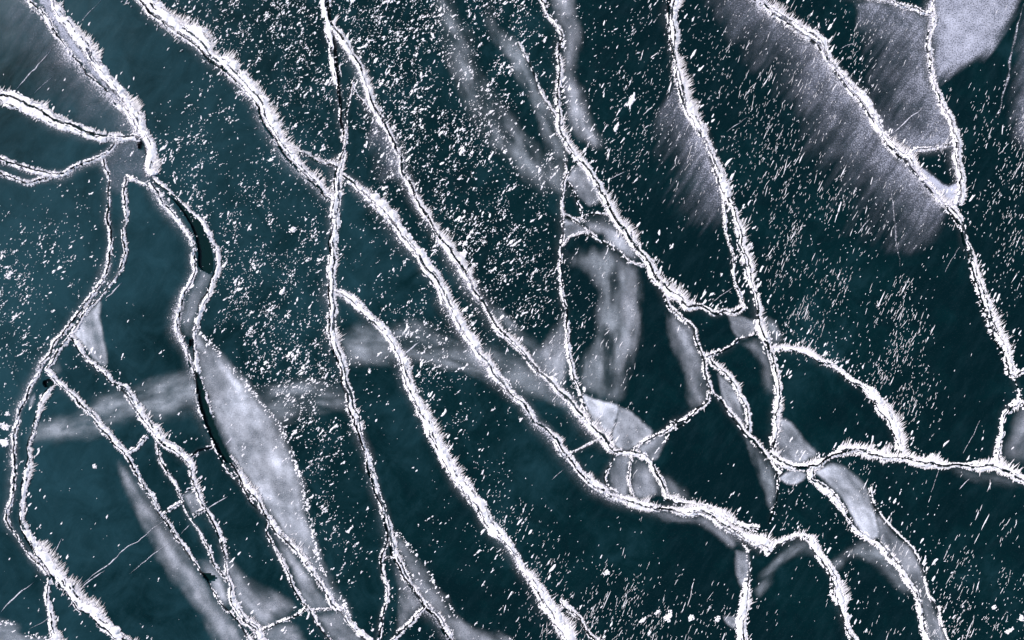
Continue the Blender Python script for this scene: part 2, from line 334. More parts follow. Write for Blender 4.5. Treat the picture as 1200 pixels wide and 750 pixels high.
crack("smooth double crack falling beside the frosted top right field",
      [(1093,0),(1092,24),(1089,53),(1089,83),(1097,109),(1110,136),(1120,165),(1124,190),(1125,212),(1121,240)], 4.8, 4.2, ((-0.4,0.7),), 0.7, 0.8, 13, 1.0, [(0,.6),(0.4,.7),(0.7,1.2),(1,1.1)])
crack("curved feeder crack joining the smooth double crack at the top edge",
      [(1008,-5),(1036,0),(1057,8),(1076,13),(1090,17)], 2.8, 2.8, ((0,0.5),), 0.4, 0.6, 10)
crack("frosted cross link between the two cracks on the right side",
      [(1062,185),(1072,179),(1084,175),(1100,172),(1120,168)], 2.8, 2.8, ((0.3,0.5),), 0.4, 0.65, 10)
# left bottom
crack("upper line of the left ladder cracks ending at the bottom",
      [(81,393),(99,415),(117,434),(139,453),(155,469),(171,490),(184,509),(193,521),(211,530),(220,541),(225,559),(230,573),(237,593),(248,609),(259,635),(264,659),(269,678),(275,707),(288,726),(301,739),(308,751)], 5.2, 4.6, ((-1.6,0.6),), 0.8, 0.4, 10, 1.0, [(0,.7),(0.2,1.15),(0.35,1.1),(0.5,.6),(0.7,.55),(0.8,.9),(1,1.1)])
crack("inner line of the left ladder cracks",
      [(184,511),(186,533),(195,552),(205,569),(213,587),(224,606),(237,625),(247,648),(254,666),(266,682)], 2.0, 2.0, ((0.3,0.5),), 0.4, 0.35, 7, 1.0, [(0,1.2),(0.4,1),(1,1.3)])
crack("lower line of the left ladder cracks beside the pale strip",
      [(53,434),(67,447),(85,463),(107,487),(128,511),(147,534),(160,556),(172,575),(189,602),(205,625),(221,649),(235,668),(248,691),(264,713),(277,729),(293,752)], 3.6, 2.8, ((-0.6,0.8),), 0.6, 0.4, 9, 1.0, [(0,1.0),(0.2,1.35),(0.4,1.0),(0.7,.8),(1,.9)])
crack("topmost rung of the left ladder cracks", [(148,533),(160,523),(173,511)], 2.6, 2.4, ((0,0.5),), 0.4, 0.3, 6)
crack("double rung between the ladder cracks and the black lead", [(220,541),(228,534),(238,528),(251,524)], 4.2, 4.2, ((0,1.3),), 0.3, 0.3, 7)
crack("rung crossing the lower left cell of the ladder cracks", [(189,602),(201,596),(213,589)], 2.6, 2.4, ((0,0.4),), 0.4, 0.3, 6)
crack("small rung closing the grey cell of the ladder cracks from above", [(213,580),(221,575),(229,573)], 2.6, 2.4, ((0,0.4),), 0.4, 0.3, 6)
crack("small rung closing the grey cell of the ladder cracks from below", [(227,605),(234,600),(241,597)], 2.6, 2.4, ((0,0.4),), 0.4, 0.3, 6)
crack("heavy snow crack at the bottom left with ragged white lumps",
      [(59,453),(49,473),(41,498),(34,519),(34,543),(30,565),(25,585),(24,603),(30,625),(46,648),(60,668),(75,688),(93,707),(115,726),(134,742),(145,752)], 5.0, 4.6, ((-2.6,0.7),), 1.2, 0.35, 9, 1.0, [(0,.55),(0.2,.8),(0.4,.9),(0.55,1.2),(0.75,1.5),(1,1.3)])
crack("short heavy branch from the heavy snow crack to the bottom edge",
      [(58,677),(56,699),(58,723),(64,739),(71,752)], 3.6, 3.2, ((0.2,0.4),), 0.9, 0.3, 8, 1.0, [(0,.7),(0.5,1),(1,1.7)])
# bottom right
crack("white crack along the western side of the curved pale strip at bottom right",
      [(949,549),(951,561),(964,570),(980,588),(993,606),(1006,624),(1018,633),(1033,644),(1049,662),(1064,682),(1075,703),(1081,726),(1087,751)], 3.6, 5.2, ((2.6,0.8),), 0.7, 0.35, 9)
crack("thin white outer rim of the curved pale strip at bottom right",
      [(1019,572),(1027,598),(1044,621),(1065,641),(1080,670),(1088,697),(1096,710),(1104,731),(1110,751)], 1.5, 0.9, ((-0.6,0.5),), 1.0, 0.2, 5, 0.8)
crack("hooked bold crack from the lower junction to the bottom edge",
      [(900,647),(916,637),(935,630),(948,632),(958,646),(969,664),(980,690),(988,716),(1000,751)], 5.4, 5.0, ((-2.5,0.4),), 1.3, 0.4, 10, 1.0, [(0,.35),(0.25,.5),(0.38,1.0),(0.8,1.3),(1,1.3)])
crack("vertical crack with a square top corner falling to the bottom edge",
      [(868,628),(871,640),(876,648),(877,673),(874,699),(870,721),(870,751)], 3.4, 4.4, ((1.0,0.6),), 0.9, 0.3, 8, 1.0, [(0,.3),(0.2,.4),(0.4,.8),(0.6,1.5),(1,1.7)])
crack("thin hook below the star junction",
      [(902,541),(908,554),(911,574),(906,598),(900,615)], 1.3, 1.1, ((0,0.6),), 0.6, 0.25, 6)
crack("short snowy link between the lower junction and the hooked bold crack",
      [(872,626),(884,634),(894,641),(902,648)], 6, 6, ((0,0.8),), 1.0, 0.3, 8)
crack("short dark edged link across the star junction beside the oval block",
      [(905,533),(909,545),(916,553)], 3, 3, ((0,0.6),), 0.7, 0.3, 7)

def extend(pts, d=230):
    pts = [tuple(map(float, p)) for p in pts]
    def out(p): return p[0] <= 3 or p[0] >= 1197 or p[1] <= 3 or p[1] >= 746
    if out(pts[-1]):
        a, b = np.array(pts[-2]), np.array(pts[-1]); u = (b - a) / np.hypot(*(b - a)); pts = pts + [tuple(b + u * d * .5), tuple(b + u * d + np.array([6, 0]))]
    if out(pts[0]):
        a, b = np.array(pts[1]), np.array(pts[0]); u = (b - a) / np.hypot(*(b - a)); pts = [tuple(b + u * d + np.array([-6, 0])), tuple(b + u * d * .5)] + pts
    return pts

WIND = np.array([math.cos(math.radians(56)), -math.sin(math.radians(56))])     # photo px, y down: needles lean to the NE

def poly_sd(px, py, poly):
    q = np.array(poly, float); a = q; b = np.roll(q, -1, 0)
    d2 = np.full(px.shape, 1e9); ins = np.zeros(px.shape, bool)
    for (x0, y0), (x1, y1) in zip(a, b):
        dx, dy = x1 - x0, y1 - y0; l = dx * dx + dy * dy + 1e-9
        t = np.clip(((px - x0) * dx + (py - y0) * dy) / l, 0, 1)
        d2 = np.minimum(d2, (px - x0 - t * dx) ** 2 + (py - y0 - t * dy) ** 2)
        if y0 != y1:
            ins ^= ((y0 > py) != (y1 > py)) & (px < (x1 - x0) * (py - y0) / (y1 - y0) + x0)
    return np.where(ins, 1, -1) * np.sqrt(d2)

# open water pools (photo pixels)
POOLS = [
    [(190,224),(199,231),(213,247),(226,271),(231,293),(232,312),(240,318),(248,320),(250,307),(246,285),(234,264),(216,243),(202,232)],
    [(228,436),(233,440),(238,457),(243,476),(250,497),(260,520),(270,540),(263,541),(252,523),(242,502),(235,481),(230,459)],
    [(222,398),(226,396),(226,404),(221,407)],
    [(233,669),(240,671),(250,673),(252,677),(244,681),(238,676)],
    [(161,167),(166,166),(167,172),(163,175),(160,172)],
    [(50,446),(58,444),(64,450),(56,454),(50,452)],
]
POOLQ = [smooth_poly(p + [p[0]], 3.0)[0][:-1] for p in POOLS]
def in_pool(x, y, grow=0.3):
    r = np.zeros(np.shape(x), bool)
    for q in POOLQ:
        (a, b), (c_, d_) = q.min(0) - 3, q.max(0) + 3
        near = (x > a) & (x < c_) & (y > b) & (y < d_)
        if near.any(): r[near] |= poly_sd(np.asarray(x)[near], np.asarray(y)[near], q) > -grow
    return r

# precompute the geometry of each crack
for i, c in enumerate(CR):
    raw_len0 = np.array(c["pts"], float)
    pts = extend(c["pts"])
    P, s = smooth_poly(pts, 1.15)
    nrm, T = normals(P)
    kn = np.arange(0, s[-1] + 40, 15.0); kv = np.random.default_rng(i + 5).uniform(-.5, .5, len(kn))
    wob = np.interp(s, kn, kv) * 4.2 + (noise1(s / 5, i * 3 + 2) - .5) * 1.5
    taper = np.minimum(1, np.minimum(s, s[-1] - s) / 10)
    P = P + nrm * (wob * taper)[:, None]
    nrm, T = normals(P)
    # smooth the normals a little
    for _ in range(3): nrm[1:-1] = (nrm[:-2] + nrm[1:-1] * 2 + nrm[2:]) / 4
    nrm /= np.hypot(nrm[:, 0], nrm[:, 1])[:, None]
    prof = np.ones_like(s)
    if c["wprof"]:
        a0 = 230.0 if pts[0] != tuple(map(float, c['pts'][0])) else 0.0; b0 = 230.0 if pts[-1] != tuple(map(float, c['pts'][-1])) else 0.0
        u = np.clip((s - a0) / (s[-1] - a0 - b0), 0, 1); prof = np.interp(u, [a for a, b in c["wprof"]], [b for a, b in c["wprof"]])
    gap = noise1(s / 22, i * 5 + 40)
    kn = np.arange(0, s[-1] + 60, 19.0); kv = np.random.default_rng(i + 11).uniform(0, 1, len(kn))
    big = 0.66 + 0.44 * np.interp(s, kn, kv) + 0.30 * (noise1(s / 30, i * 5 + 3) - .1)
    pinch = 1 - .5 * sstep(.42, .22, noise1(s / 38, i * 5 + 9)); prof = prof * pinch
    wk = 1.06 if c['spike'] >= .65 else .95
    c["L"] = wk * c["wl"] * prof * big * (0.72 + 0.56 * noise1(s / 6.0, i * 5 + 4)) + (noise1(s / 2.2, i * 5 + 5) - .5) * 2.2
    c["R"] = .97 * wk * c["wr"] * prof * np.clip(1.85 - big, .4, 1.5) * (0.66 + 0.68 * noise1(s / 7.0, i * 5 + 6)) + (noise1(s / 2.2, i * 5 + 7) - .5) * 1.8
    c["F"] = []
    for k, (off, fw) in enumerate(c["fis"]):
        fo = off * prof + (noise1(s / 13, i * 7 + k + 60) - .5) * 2.0 + (noise1(s / 3.5, i * 7 + k + 90) - .5) * 1.0
        lo = 0.45 if k == 0 else 0.0
        ff = fw * (lo + (1.2 - lo) * sstep(0.22, 0.5, noise1(s / 18, i * 7 + k + 70))) * (0.75 + .5 * noise1(s / 4, i * 7 + k + 80))
        c["F"].append((fo, ff))
    c["P"], c["s"], c["n"], c["prof"] = P, s, nrm, prof

# ------------------------------------------------------------------ the lake: water below, ice plates split by the fissures
wv = [(-2000, -2000, -0.10), (2000, -2000, -0.10), (2000, 2000, -0.10), (-2000, 2000, -0.10)]
lake = link("frozen_lake", mesh_np("frozen_lake", wv, [[0, 1, 2, 3]]), None, WATER, kind="structure",
            label="dark teal lake ice split into plates by white cracks")

V, F = [], []
def add_face(poly):
    b = len(V); V.extend(poly); F.append(list(range(b, b + len(poly))))
for c in CR:
    P, nrm, s = c["P"], c["n"], c["s"]
    for k, (fo, ff) in enumerate(c["F"]):
        if k > 0: continue
        idx = np.unique(np.r_[0:len(s):4, len(s) - 1])
        w = np.maximum(ff[idx], 0.35); w[0] = w[-1] = 0.2
        A = P[idx] + nrm[idx] * (fo[idx] + w)[:, None]; B = P[idx] + nrm[idx] * (fo[idx] - w)[:, None]
        poly = [W(*p) for p in A] + [W(*p) for p in B[::-1]]
        # split in short quads so that a curved sliver never folds over itself
        for j in range(len(idx) - 1):
            q = [W(*A[j]), W(*A[j + 1]), W(*B[j + 1]), W(*B[j])]
            ar = sum(q[a][0] * q[(a + 1) % 4][1] - q[(a + 1) % 4][0] * q[a][1] for a in range(4))
            if ar < 0: q = q[::-1]
            add_face(q)
for pool in POOLS:
    Q, _ = smooth_poly(pool + [pool[0]], 3.0); Q = Q[:-1] + RNG.normal(0, 0.35, (len(Q) - 1, 2))
    q = [W(*p) for p in Q]
    if sum(q[a][0] * q[(a + 1) % len(q)][1] - q[(a + 1) % len(q)][0] * q[a][1] for a in range(len(q))) < 0: q = q[::-1]
    add_face(q)
nf_gap = len(F)
R0 = 26.0
add_face([(-R0, -R0), (R0, -R0), (R0, R0), (-R0, R0)])
ov, oe, of, ofv, ofe, off_ = delaunay_2d_cdt([Vector(v) for v in V], [], F, 1, 1e-5)
tri_gap = [any(k < nf_gap for k in fo) for fo in off_]
_c = np.array([np.mean([tuple(ov[i]) for i in f], 0) for f in of])
_p = in_pool(_c[:, 0] / S + 600, 375 - _c[:, 1] / S, 0.0)
tri_gap = [a or b for a, b in zip(tri_gap, _p)]; print("pool tris", _p.sum())
edge_t = {}
for t, f in enumerate(of):
    for a in range(len(f)):
        e = (f[a], f[(a + 1) % len(f)]); edge_t.setdefault((min(e), max(e)), []).append(t)
lab = [-1] * len(of); comps = []
for t in range(len(of)):
    if lab[t] >= 0 or tri_gap[t]: continue
    st = [t]; lab[t] = len(comps); comp = []
    while st:
        q = st.pop(); comp.append(q); f = of[q]
        for a in range(len(f)):
            e = (f[a], f[(a + 1) % len(f)])
            for r in edge_t[(min(e), max(e))]:
                if lab[r] < 0 and not tri_gap[r]: lab[r] = len(comps); st.append(r)
    comps.append(comp)
OV = np.array([tuple(v) for v in ov])
def tri_area(f):
    p = OV[list(f)]; x, y = p[:, 0], p[:, 1]; return 0.5 * abs(np.dot(x, np.roll(y, -1)) - np.dot(y, np.roll(x, -1)))
n_plate = 0
for comp in comps:
    area = sum(tri_area(of[t]) for t in comp)
    if area < 0.010: continue
    ids = {}; vv = []; ff = []
    def vid(i, lay):
        if (i, lay) not in ids: ids[(i, lay)] = len(vv); vv.append((OV[i, 0], OV[i, 1], lay))
        return ids[(i, lay)]
    zt = -0.002 - 0.010 * random.random()
    cs = set(comp)
    for t in comp:
        f = of[t]; ff.append([vid(i, zt) for i in f])
        for a in range(len(f)):
            i, j = f[a], f[(a + 1) % len(f)]
            if all(r == t or r not in cs for r in edge_t[(min(i, j), max(i, j))]):
                ff.append([vid(i, zt), vid(i, -0.40), vid(j, -0.40), vid(j, zt)])
    me = bpy.data.meshes.new("ice_plate"); me.from_pydata(vv, [], ff); me.update()
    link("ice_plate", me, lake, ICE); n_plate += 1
# the ice sheet going on to the horizon round the cracked part
o_, B_ = R0 + 0.006, 2000.0
for quad in ([(-B_, o_), (B_, o_), (B_, B_), (-B_, B_)], [(-B_, -B_), (B_, -B_), (B_, -o_), (-B_, -o_)],
             [(-B_, -o_ + .006), (-o_, -o_ + .006), (-o_, o_ - .006), (-B_, o_ - .006)], [(o_, -o_ + .006), (B_, -o_ + .006), (B_, o_ - .006), (o_, o_ - .006)]):
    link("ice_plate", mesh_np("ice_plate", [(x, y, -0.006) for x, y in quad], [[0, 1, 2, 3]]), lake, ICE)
print("plates", n_plate)

# ------------------------------------------------------------------ build the cracks
def needles(P0, D, Ln, Wd, Hh):
    """slim leaning frost blades: base pair, ridge point, tip"""
    n = len(P0); D = D / np.maximum(np.hypot(D[:, 0], D[:, 1]), 1e-6)[:, None]; Q = np.c_[-D[:, 1], D[:, 0]]
    a = P0 - Q * (Wd / 2)[:, None]; b = P0 + Q * (Wd / 2)[:, None]; t = P0 + D * Ln[:, None]; m = P0 + D * (Ln * .3)[:, None]
    k = P0 - D * (Wd * .7)[:, None]
    X = np.stack([a, b, t, m, k], 1).reshape(-1, 2)
    z = np.stack([np.full(n, .004), np.full(n, .004), .006 + Hh * .25, .006 + Hh, np.full(n, .004)], 1).ravel()
    v = np.c_[(X[:, 0] - 600) * S, (375 - X[:, 1]) * S, z]
    base = (np.arange(n) * 5)[:, None]
    f = np.concatenate([base + [0, 3, 2], base + [1, 2, 3], base + [4, 3, 0], base + [4, 1, 3]], 0)
    return v, f

for i, c in enumerate(CR):
    P, s, nrm, L, R = c["P"], c["s"], c["n"], c["L"], c["R"]
    n = len(s); cell = 1.1
    tmin, tmax = -max(R.max(), 1.5) - 1, max(L.max(), 1.5) + 1
    tt = np.arange(tmin, tmax + cell, cell); m = len(tt)
    SS, TT = np.meshgrid(s, tt, indexing='ij')
    X = P[:, None, 0] + nrm[:, None, 0] * TT + RNG.normal(0, .30, SS.shape)
    Y = P[:, None, 1] + nrm[:, None, 1] * TT + RNG.normal(0, .30, SS.shape)
    Lc, Rc = L[:, None], R[:, None]
    edge = np.minimum(Lc - TT, TT + Rc)                       # distance to the rim of the snow
    nz = fbm2(X / 5.0, Y / 5.0, i + 200, 3); n2 = noise2(X / 1.7, Y / 1.7, i + 300)
    H = np.clip(edge, 0, 5) * 0.009 * (0.15 + 1.7 * nz) + 0.034 * n2 * sstep(0, 2, edge)
    keep = (edge + (n2 - .5) * 2.4 > 0)
    keep &= ~((nz < 0.30 * (2.0 - c["fill"]) + (1 - c["fill"]) * .12) & (edge < 3.5))
    streak = fbm2(SS / 14.0, TT / 1.6, i + 350, 2)
    keep &= ~((streak < 0.33) & (edge > .8) & (edge < 6))
    for fo, fw in c["F"]:
        keep &= ~(np.abs(TT - fo[:, None]) < np.where(fw > 0.22, fw + 0.15, 0)[:, None])
    keep &= ~in_pool(X, Y)
    q = keep[:-1, :-1]
    idx = np.arange(n * m).reshape(n, m)
    faces = np.stack([idx[:-1, :-1][q], idx[1:, :-1][q], idx[1:, 1:][q], idx[:-1, 1:][q]], 1)
    verts = np.c_[(X.ravel() - 600) * S, (375 - Y.ravel()) * S, (0.008 + H).ravel()]
    root = link("ice_crack", None, None, None, label=c["label"], category="ice crack", group="snow filled cracks in the lake ice")
    # every connected stretch of the bank is a part of its own; loose crumbs go with the needles
    par = np.arange(n * m)
    for _ in range(4000):
        mn = par[faces].min(1); new = par.copy()
        for a in range(4): np.minimum.at(new, faces[:, a], mn)
        new = new[new]; new = new[new]
        if (new == par).all(): break
        par = new
    fl = par[faces[:, 0]]; ids, cnt = np.unique(fl, return_counts=True)
    crumbs = np.isin(fl, ids[cnt < 60])
    for b in ids[cnt >= 60]:
        fb = faces[fl == b]; used, inv = np.unique(fb.ravel(), return_inverse=True)
        link("snow_bank", mesh_np("snow_bank", verts[used], inv.reshape(-1, 4)), root, SNOW)
    fb = faces[crumbs]; used, inv = np.unique(fb.ravel(), return_inverse=True); cv, cf = verts[used], inv.reshape(-1, 4)
    # frost blades on the rims and inside
    spk = c["spike"]; ntot = int(s[-1] * (2.6 + 2.6 * spk))
    j = RNG.integers(0, n, ntot); side = RNG.random(ntot)
    nn = nrm[j]; wd = nn @ WIND
    east = side < 0.60; west = (side >= 0.60) & (side < 0.82)
    t = np.where(east, L[j] * RNG.uniform(.55, 1.02, ntot), np.where(west, -R[j] * RNG.uniform(.6, 1.05, ntot), RNG.uniform(-1, 1, ntot) * (L[j] * (side > .91) + R[j] * (side <= .91)) * .8))
    ang = RNG.normal(0, .28, ntot)
    rot = np.c_[np.cos(ang) * WIND[0] - np.sin(ang) * WIND[1], np.sin(ang) * WIND[0] + np.cos(ang) * WIND[1]]
    eastdir = nn * 0.55 + rot * np.where(wd > -.1, 1.0, -0.6)[:, None]
    westdir = -nn * 0.8 - rot * 0.5 + RNG.normal(0, .25, (ntot, 2))
    D = np.where(east[:, None], eastdir, np.where(west[:, None], westdir, rot * np.sign(RNG.random(ntot) - .4)[:, None]))
    wide = np.clip((L[j] + R[j]) / 9.0, .35, 1.25)
    clump = (0.25 + 1.0 * noise1(s[j] / 4.0, i + 500)) * (0.15 + 1.5 * sstep(.25, .8, noise1(s[j] / 26.0, i + 520)))
    Ln = RNG.lognormal(0.95, .45, ntot) * np.where(east, 1.45 * spk, np.where(west, .45, .65)) * wide * clump + .8
    Ln = np.clip(Ln, .8, 13)
    Wd = RNG.uniform(.6, 1.5, ntot) * np.where(east, 1.0, .9)
    p0 = P[j] + nn * t[:, None]
    good = ~in_pool(p0[:, 0], p0[:, 1], 1.0)
    for fo, fw in c["F"]:
        tip = t + Ln * np.where(east, .8, np.where(west, -.6, 0.0))
        good &= ~((np.abs(t - fo[j]) < fw[j] + .9) & (fw[j] > .3)) & ~(((t - fo[j]) * (tip - fo[j]) < 0) & (fw[j] > .3))
    v, f = needles(p0[good], D[good], Ln[good], Wd[good], RNG.uniform(.015, .05, good.sum()))
    if len(cf):
        f = np.vstack([f, cf[:, :3] + len(v), cf[:, [0, 2, 3]] + len(v)]); v = np.vstack([v, cv])
    link("frost_needles", mesh_np("frost_needles", v, f), root, SNOW, kind="stuff")
    # thin powder blown over the ice beside the crack
    hw = c["hw"]; sub = np.unique(np.r_[0:n:4, n - 1]); ns_ = len(sub)
    tq = np.array([-1.0, -.8, -.62, -.45, -.3, -.16, 0, .12, .24, .36, .5])
    hR = np.maximum(R[sub] * .6, 2)[:, None] + hw * (0.55 + 0.9 * noise1(s[sub] / 28, i + 600))[:, None]
    hL = np.maximum(L[sub] * .6, 2)[:, None] + hw * (0.55 + 0.9 * noise1(s[sub] / 28, i + 650))[:, None]
    TQ = np.where(tq < 0, tq * hR, tq * hL * 1.1)
    hx = P[sub, None, 0] + nrm[sub, None, 0] * TQ; hy = P[sub, None, 1] + nrm[sub, None, 1] * TQ
    fall = np.where(tq < 0, (1 + tq) ** 2.6, np.clip(1 - tq / .5, 0, 1) ** 1.8)[None, :]
    endt = np.clip(np.minimum(s[sub], s[-1] - s[sub]) / 8, 0, 1)[:, None]
    cov = (c["halo"] * .8 if c["halo"] > .48 else c["halo"] * .42) * fall * endt * (0.15 + 1.25 * noise1(s[sub] / 35, i + 700))[:, None]
    cov = np.where(in_pool(hx, hy, 1.5), 0, cov)
    ix = np.arange(ns_ * 11).reshape(ns_, 11)
    fc = np.stack([ix[:-1, :-1], ix[1:, :-1], ix[1:, 1:], ix[:-1, 1:]], -1).reshape(-1, 4)
    # leave the fissure itself open
    fo, fw = c["F"][0]
    keepq = (np.abs(TQ[:-1, :-1] + .5 * (TQ[:-1, 1:] - TQ[:-1, :-1]) - fo[sub][:-1, None]) > fw[sub][:-1, None] + .4).ravel() | (fw[sub][:-1, None] < .5).repeat(10, 1).ravel()
    hv = np.c_[(hx.ravel() - 600) * S, (375 - hy.ravel()) * S, np.full(hx.size, 0.0035 + 0.00004 * i)]
    link("powder_snow", mesh_np("powder_snow", hv, fc[keepq], cov.ravel(), True), root, POWDER)

# ------------------------------------------------------------------ hairline cracks
HAIR = [
 ("faint hairline scratch near the top left corner between two snow cracks", [(117,0),(104,16),(91,32)], .5),
 ("pale hairline crossing the ice wedge above the thick left edge crack", [(60,57),(40,80),(15,107)], .9),
 ("shorter pale hairline beside the other one above the thick left edge crack", [(61,89),(50,99),(40,109)], .6),
 ("fine hairline under the feathered crack in the upper middle right", [(875,136),(862,148),(851,155)], .6),
 ("fine hairline off the long frosted right side crack near the top", [(1003,49),(994,53),(985,58)], .6),
 ("clear white hairline in the frosted triangle between the right side cracks", [(1084,125),(1064,141),(1044,157)], 1.1),
 ("short hairline in the dark ice below the frosted right field", [(1020,257),(1012,264),(1004,273)], .9),
 ("faint hairline beside the spiky right side crack", [(1124,289),(1116,304),(1108,319)], .5),
 ("hairline east of the jagged crack near the rubble", [(733,200),(721,207),(709,212)], .8),
 ("hairline reaching the fork foot from the dark plate", [(859,337),(848,346),(835,356)], .6),
 ("short hairline crossing the bold diagonal near the pale band", [(493,402),(482,409),(471,417)], 1.0),
 ("hairline slanting to the level crack near the right edge", [(1149,493),(1138,512),(1127,530)], .5),
 ("long bright hairline at the bottom left corner", [(40,681),(20,699),(0,719)], 1.1),
 ("longest hairline crossing the dark plate left of the ladder cracks", [(199,605),(181,618),(140,650),(110,675),(92,691)], 1.0),
 ("brighter short hairline beside the start of the longest hairline", [(123,669),(110,679),(95,690)], 1.2),
 ("dashed hairline below the longest hairline", [(199,635),(176,653),(152,673)], .7),
 ("short hairline inside a ladder cell", [(223,614),(217,620),(211,626)], .6),
 ("hairline pointing away from the ladder rung to the east", [(267,582),(255,590),(243,598)], 1.1),
 ("faint hairline left of the short heavy bottom left branch", [(68,715),(52,727),(35,737)], .6),
 ("small hairline above the heavy bottom left crack", [(72,630),(68,640),(64,649)], .9),
 ("hairline below the level crack near the right edge", [(1136,561),(1130,567),(1124,573)], .9),
 ("hairline under the feathery diagonal left of the refrozen slab", [(660,550),(654,556),(648,563)], .5),
 ("pale spur line ending at the crack beside the grey triangle", [(143,331),(133,342),(123,351)], 1.4),
 ("fine slanting line above the level crack's middle", [(1103,549),(1096,562),(1090,576)], .4),
 ("long upright drift streak in the dark ice under the frost fan", [(1042,215),(1045,236),(1049,266),(1051,290),(1053,312)], 2.6),
 ("powdery drift streak falling along the right edge from the top corner", [(1199,4),(1190,42),(1182,82),(1176,112),(1168,138)], 4.0),
 ("short hairline crossing the pale lens beside the black lead", [(274,511),(270,516),(265,521)], 1.3),
]
for i, (labl, pts, w) in enumerate(HAIR):
    P, s = smooth_poly(pts, 2.0); nrm, T = normals(P)
    P = P + nrm * ((noise1(s / 6, i + 900) - .5) * 1.4 + (noise1(s / 22, i + 960) - .5) * 4)[:, None]
    ww = w * np.clip(np.minimum(s, s[-1] - s) / (0.3 * s[-1]), .1, 1) * (.3 + .9 * noise1(s / 4, i + 930))
    A = P + nrm * (ww * .6)[:, None]; B = P - nrm * (ww * .6)[:, None]; n = len(s)
    v = np.vstack([np.c_[(q[:, 0] - 600) * S, (375 - q[:, 1]) * S, np.full(n, z)] for q, z in ((A, .003), (P, .012), (B, .003))])
    f = [[k, k + 1, n + k + 1, n + k] for k in range(n - 1)] + [[n + k, n + k + 1, 2 * n + k + 1, 2 * n + k] for k in range(n - 1)]
    cov = np.full(3 * n, .25 + .45 * min(1, w))
    if w > 2: cov = np.repeat([[0.0], [.42], [0.0]], n, 1).ravel() * np.tile(.4 + .9 * noise1(s / 5, i + 970), 3)
    link("hairline_crack", mesh_np("hairline_crack", v, f, cov), None, POWDER, label=labl, category="hairline crack", group="hairline cracks in the ice")

# ------------------------------------------------------------------ cloudy patches and frost fields
PA = []
def patch(label, mat, op, soft, pts, name="cloudy_ice_patch", cat="ice patch", grp="pale patches in the ice", hard=None, rim=0, anchor=None, reach=60):
    PA.append((label, mat, op, soft, pts, name, cat, grp, (anchor, reach), rim))
M, Dp, Fr = MILKY, DEEP, FROST
patch("big pale lens of cloudy ice east of the black lead", M, .86, 8, [(229,378),(240,394),(258,413),(275,433),(300,463),(325,493),(340,523),(352,555),(360,590),(366,620),(374,655),(386,680),(402,702),(410,725),(395,714),(375,687),(347,647),(320,612),(298,577),(279,542),(262,517),(250,490),(240,460),(232,430),(228,400)], rim=1)
patch("grey sliver enclosed by the crack branch near the bottom", M, .42, 5, [(320,622),(336,636),(355,660),(378,692),(389,710),(366,717),(352,700),(340,668),(328,645)])
patch("grey ice at the bottom edge under the grey sliver", M, .40, 8, [(369,722),(392,716),(410,730),(432,756),(392,758)])
patch("long pale strip along the lower ladder crack", M, .55, 10, [(138,540),(150,553),(172,580),(190,606),(214,645),(245,692),(285,740),(300,760),(265,760),(235,718),(205,678),(180,638),(160,598),(146,566)])
patch("pale triangle in the corner of the left cracks", M, .62, 4, [(110,358),(119,350),(118,375),(124,402),(127,425),(117,428),(101,411),(85,391),(97,373)])
patch("faint pale corner under the grey triangle", M, .35, 5, [(80,400),(70,414),(72,438),(58,434)])
patch("western half of the faint cloudy band crossing the left cracks", Dp, .62, 11, [(35,505),(50,490),(85,482),(120,464),(150,458),(185,441),(229,438),(237,462),(240,484),(215,487),(180,492),(140,500),(115,512),(60,520),(36,520)])
patch("cloudy band between the pale lens and the vertical crack", Dp, .62, 12, [(296,460),(320,450),(345,444),(390,447),(408,465),(410,478),(380,484),(340,494),(310,488)])
patch("cloudy band east of the vertical crack crossing two diagonals", Dp, .48, 12, [(396,393),(425,378),(450,381),(480,376),(520,386),(560,397),(600,415),(645,440),(680,478),(640,468),(600,457),(560,443),(520,430),(480,424),(440,428),(404,428)])
patch("brighter core of the cloudy band beside the vertical crack", Dp, .5, 10, [(400,400),(420,398),(440,405),(435,420),(410,425),(402,415)])
patch("thin pale streak along the lower side of the cloudy band", Dp, .55, 6, [(470,414),(500,416),(540,424),(585,436),(630,452),(672,474),(668,480),(630,464),(585,447),(540,434),(500,427),(470,424)])
patch("mottled milky column right of the thin vertical crack", Dp, .50, 9, [(664,296),(690,291),(716,293),(740,308),(750,330),(751,372),(746,412),(737,440),(727,468),(700,464),(680,452),(678,430),(690,408),(700,390),(697,365),(700,345),(690,320),(668,310)])
patch("bright eastern edge of the mottled milky column", M, .36, 7, [(722,300),(742,312),(749,340),(748,380),(740,415),(728,440),(722,420),(728,380),(726,340)])
patch("refrozen pale slab at the foot of the mottled column", M, .80, 3, [(682,460),(700,467),(716,473),(725,476),(722,492),(715,512),(700,500),(690,485)])
patch("greyer half of the refrozen slab with a dark edge", M, .50, 3, [(725,476),(742,484),(760,500),(765,509),(746,522),(731,528),(716,516),(722,494)])
patch("cloudy strip west of the string of blocks", M, .50, 7, [(783,360),(796,373),(811,386),(816,406),(824,426),(829,456),(829,471),(812,477),(805,460),(803,440),(795,420),(787,400)])
patch("pale filling of the narrow lozenge", M, .60, 3, [(841,438),(858,454),(868,474),(873,500),(857,483),(846,462)])
patch("pale corner by the fork foot", M, .50, 4, [(853,368),(886,376),(882,393),(866,397),(858,386)])
patch("faint pale edge west of the right fork arm", M, .32, 7, [(868,402),(890,400),(902,420),(905,460),(896,452),(888,425)])
patch("pale block below the right fork arm", M, .62, 4, [(912,487),(930,498),(946,518),(960,531),(945,540),(925,543),(911,527),(908,508)])
patch("small oval pale block under the star junction", M, .75, 3, [(912,560),(922,553),(935,550),(946,557),(939,565),(925,568)])
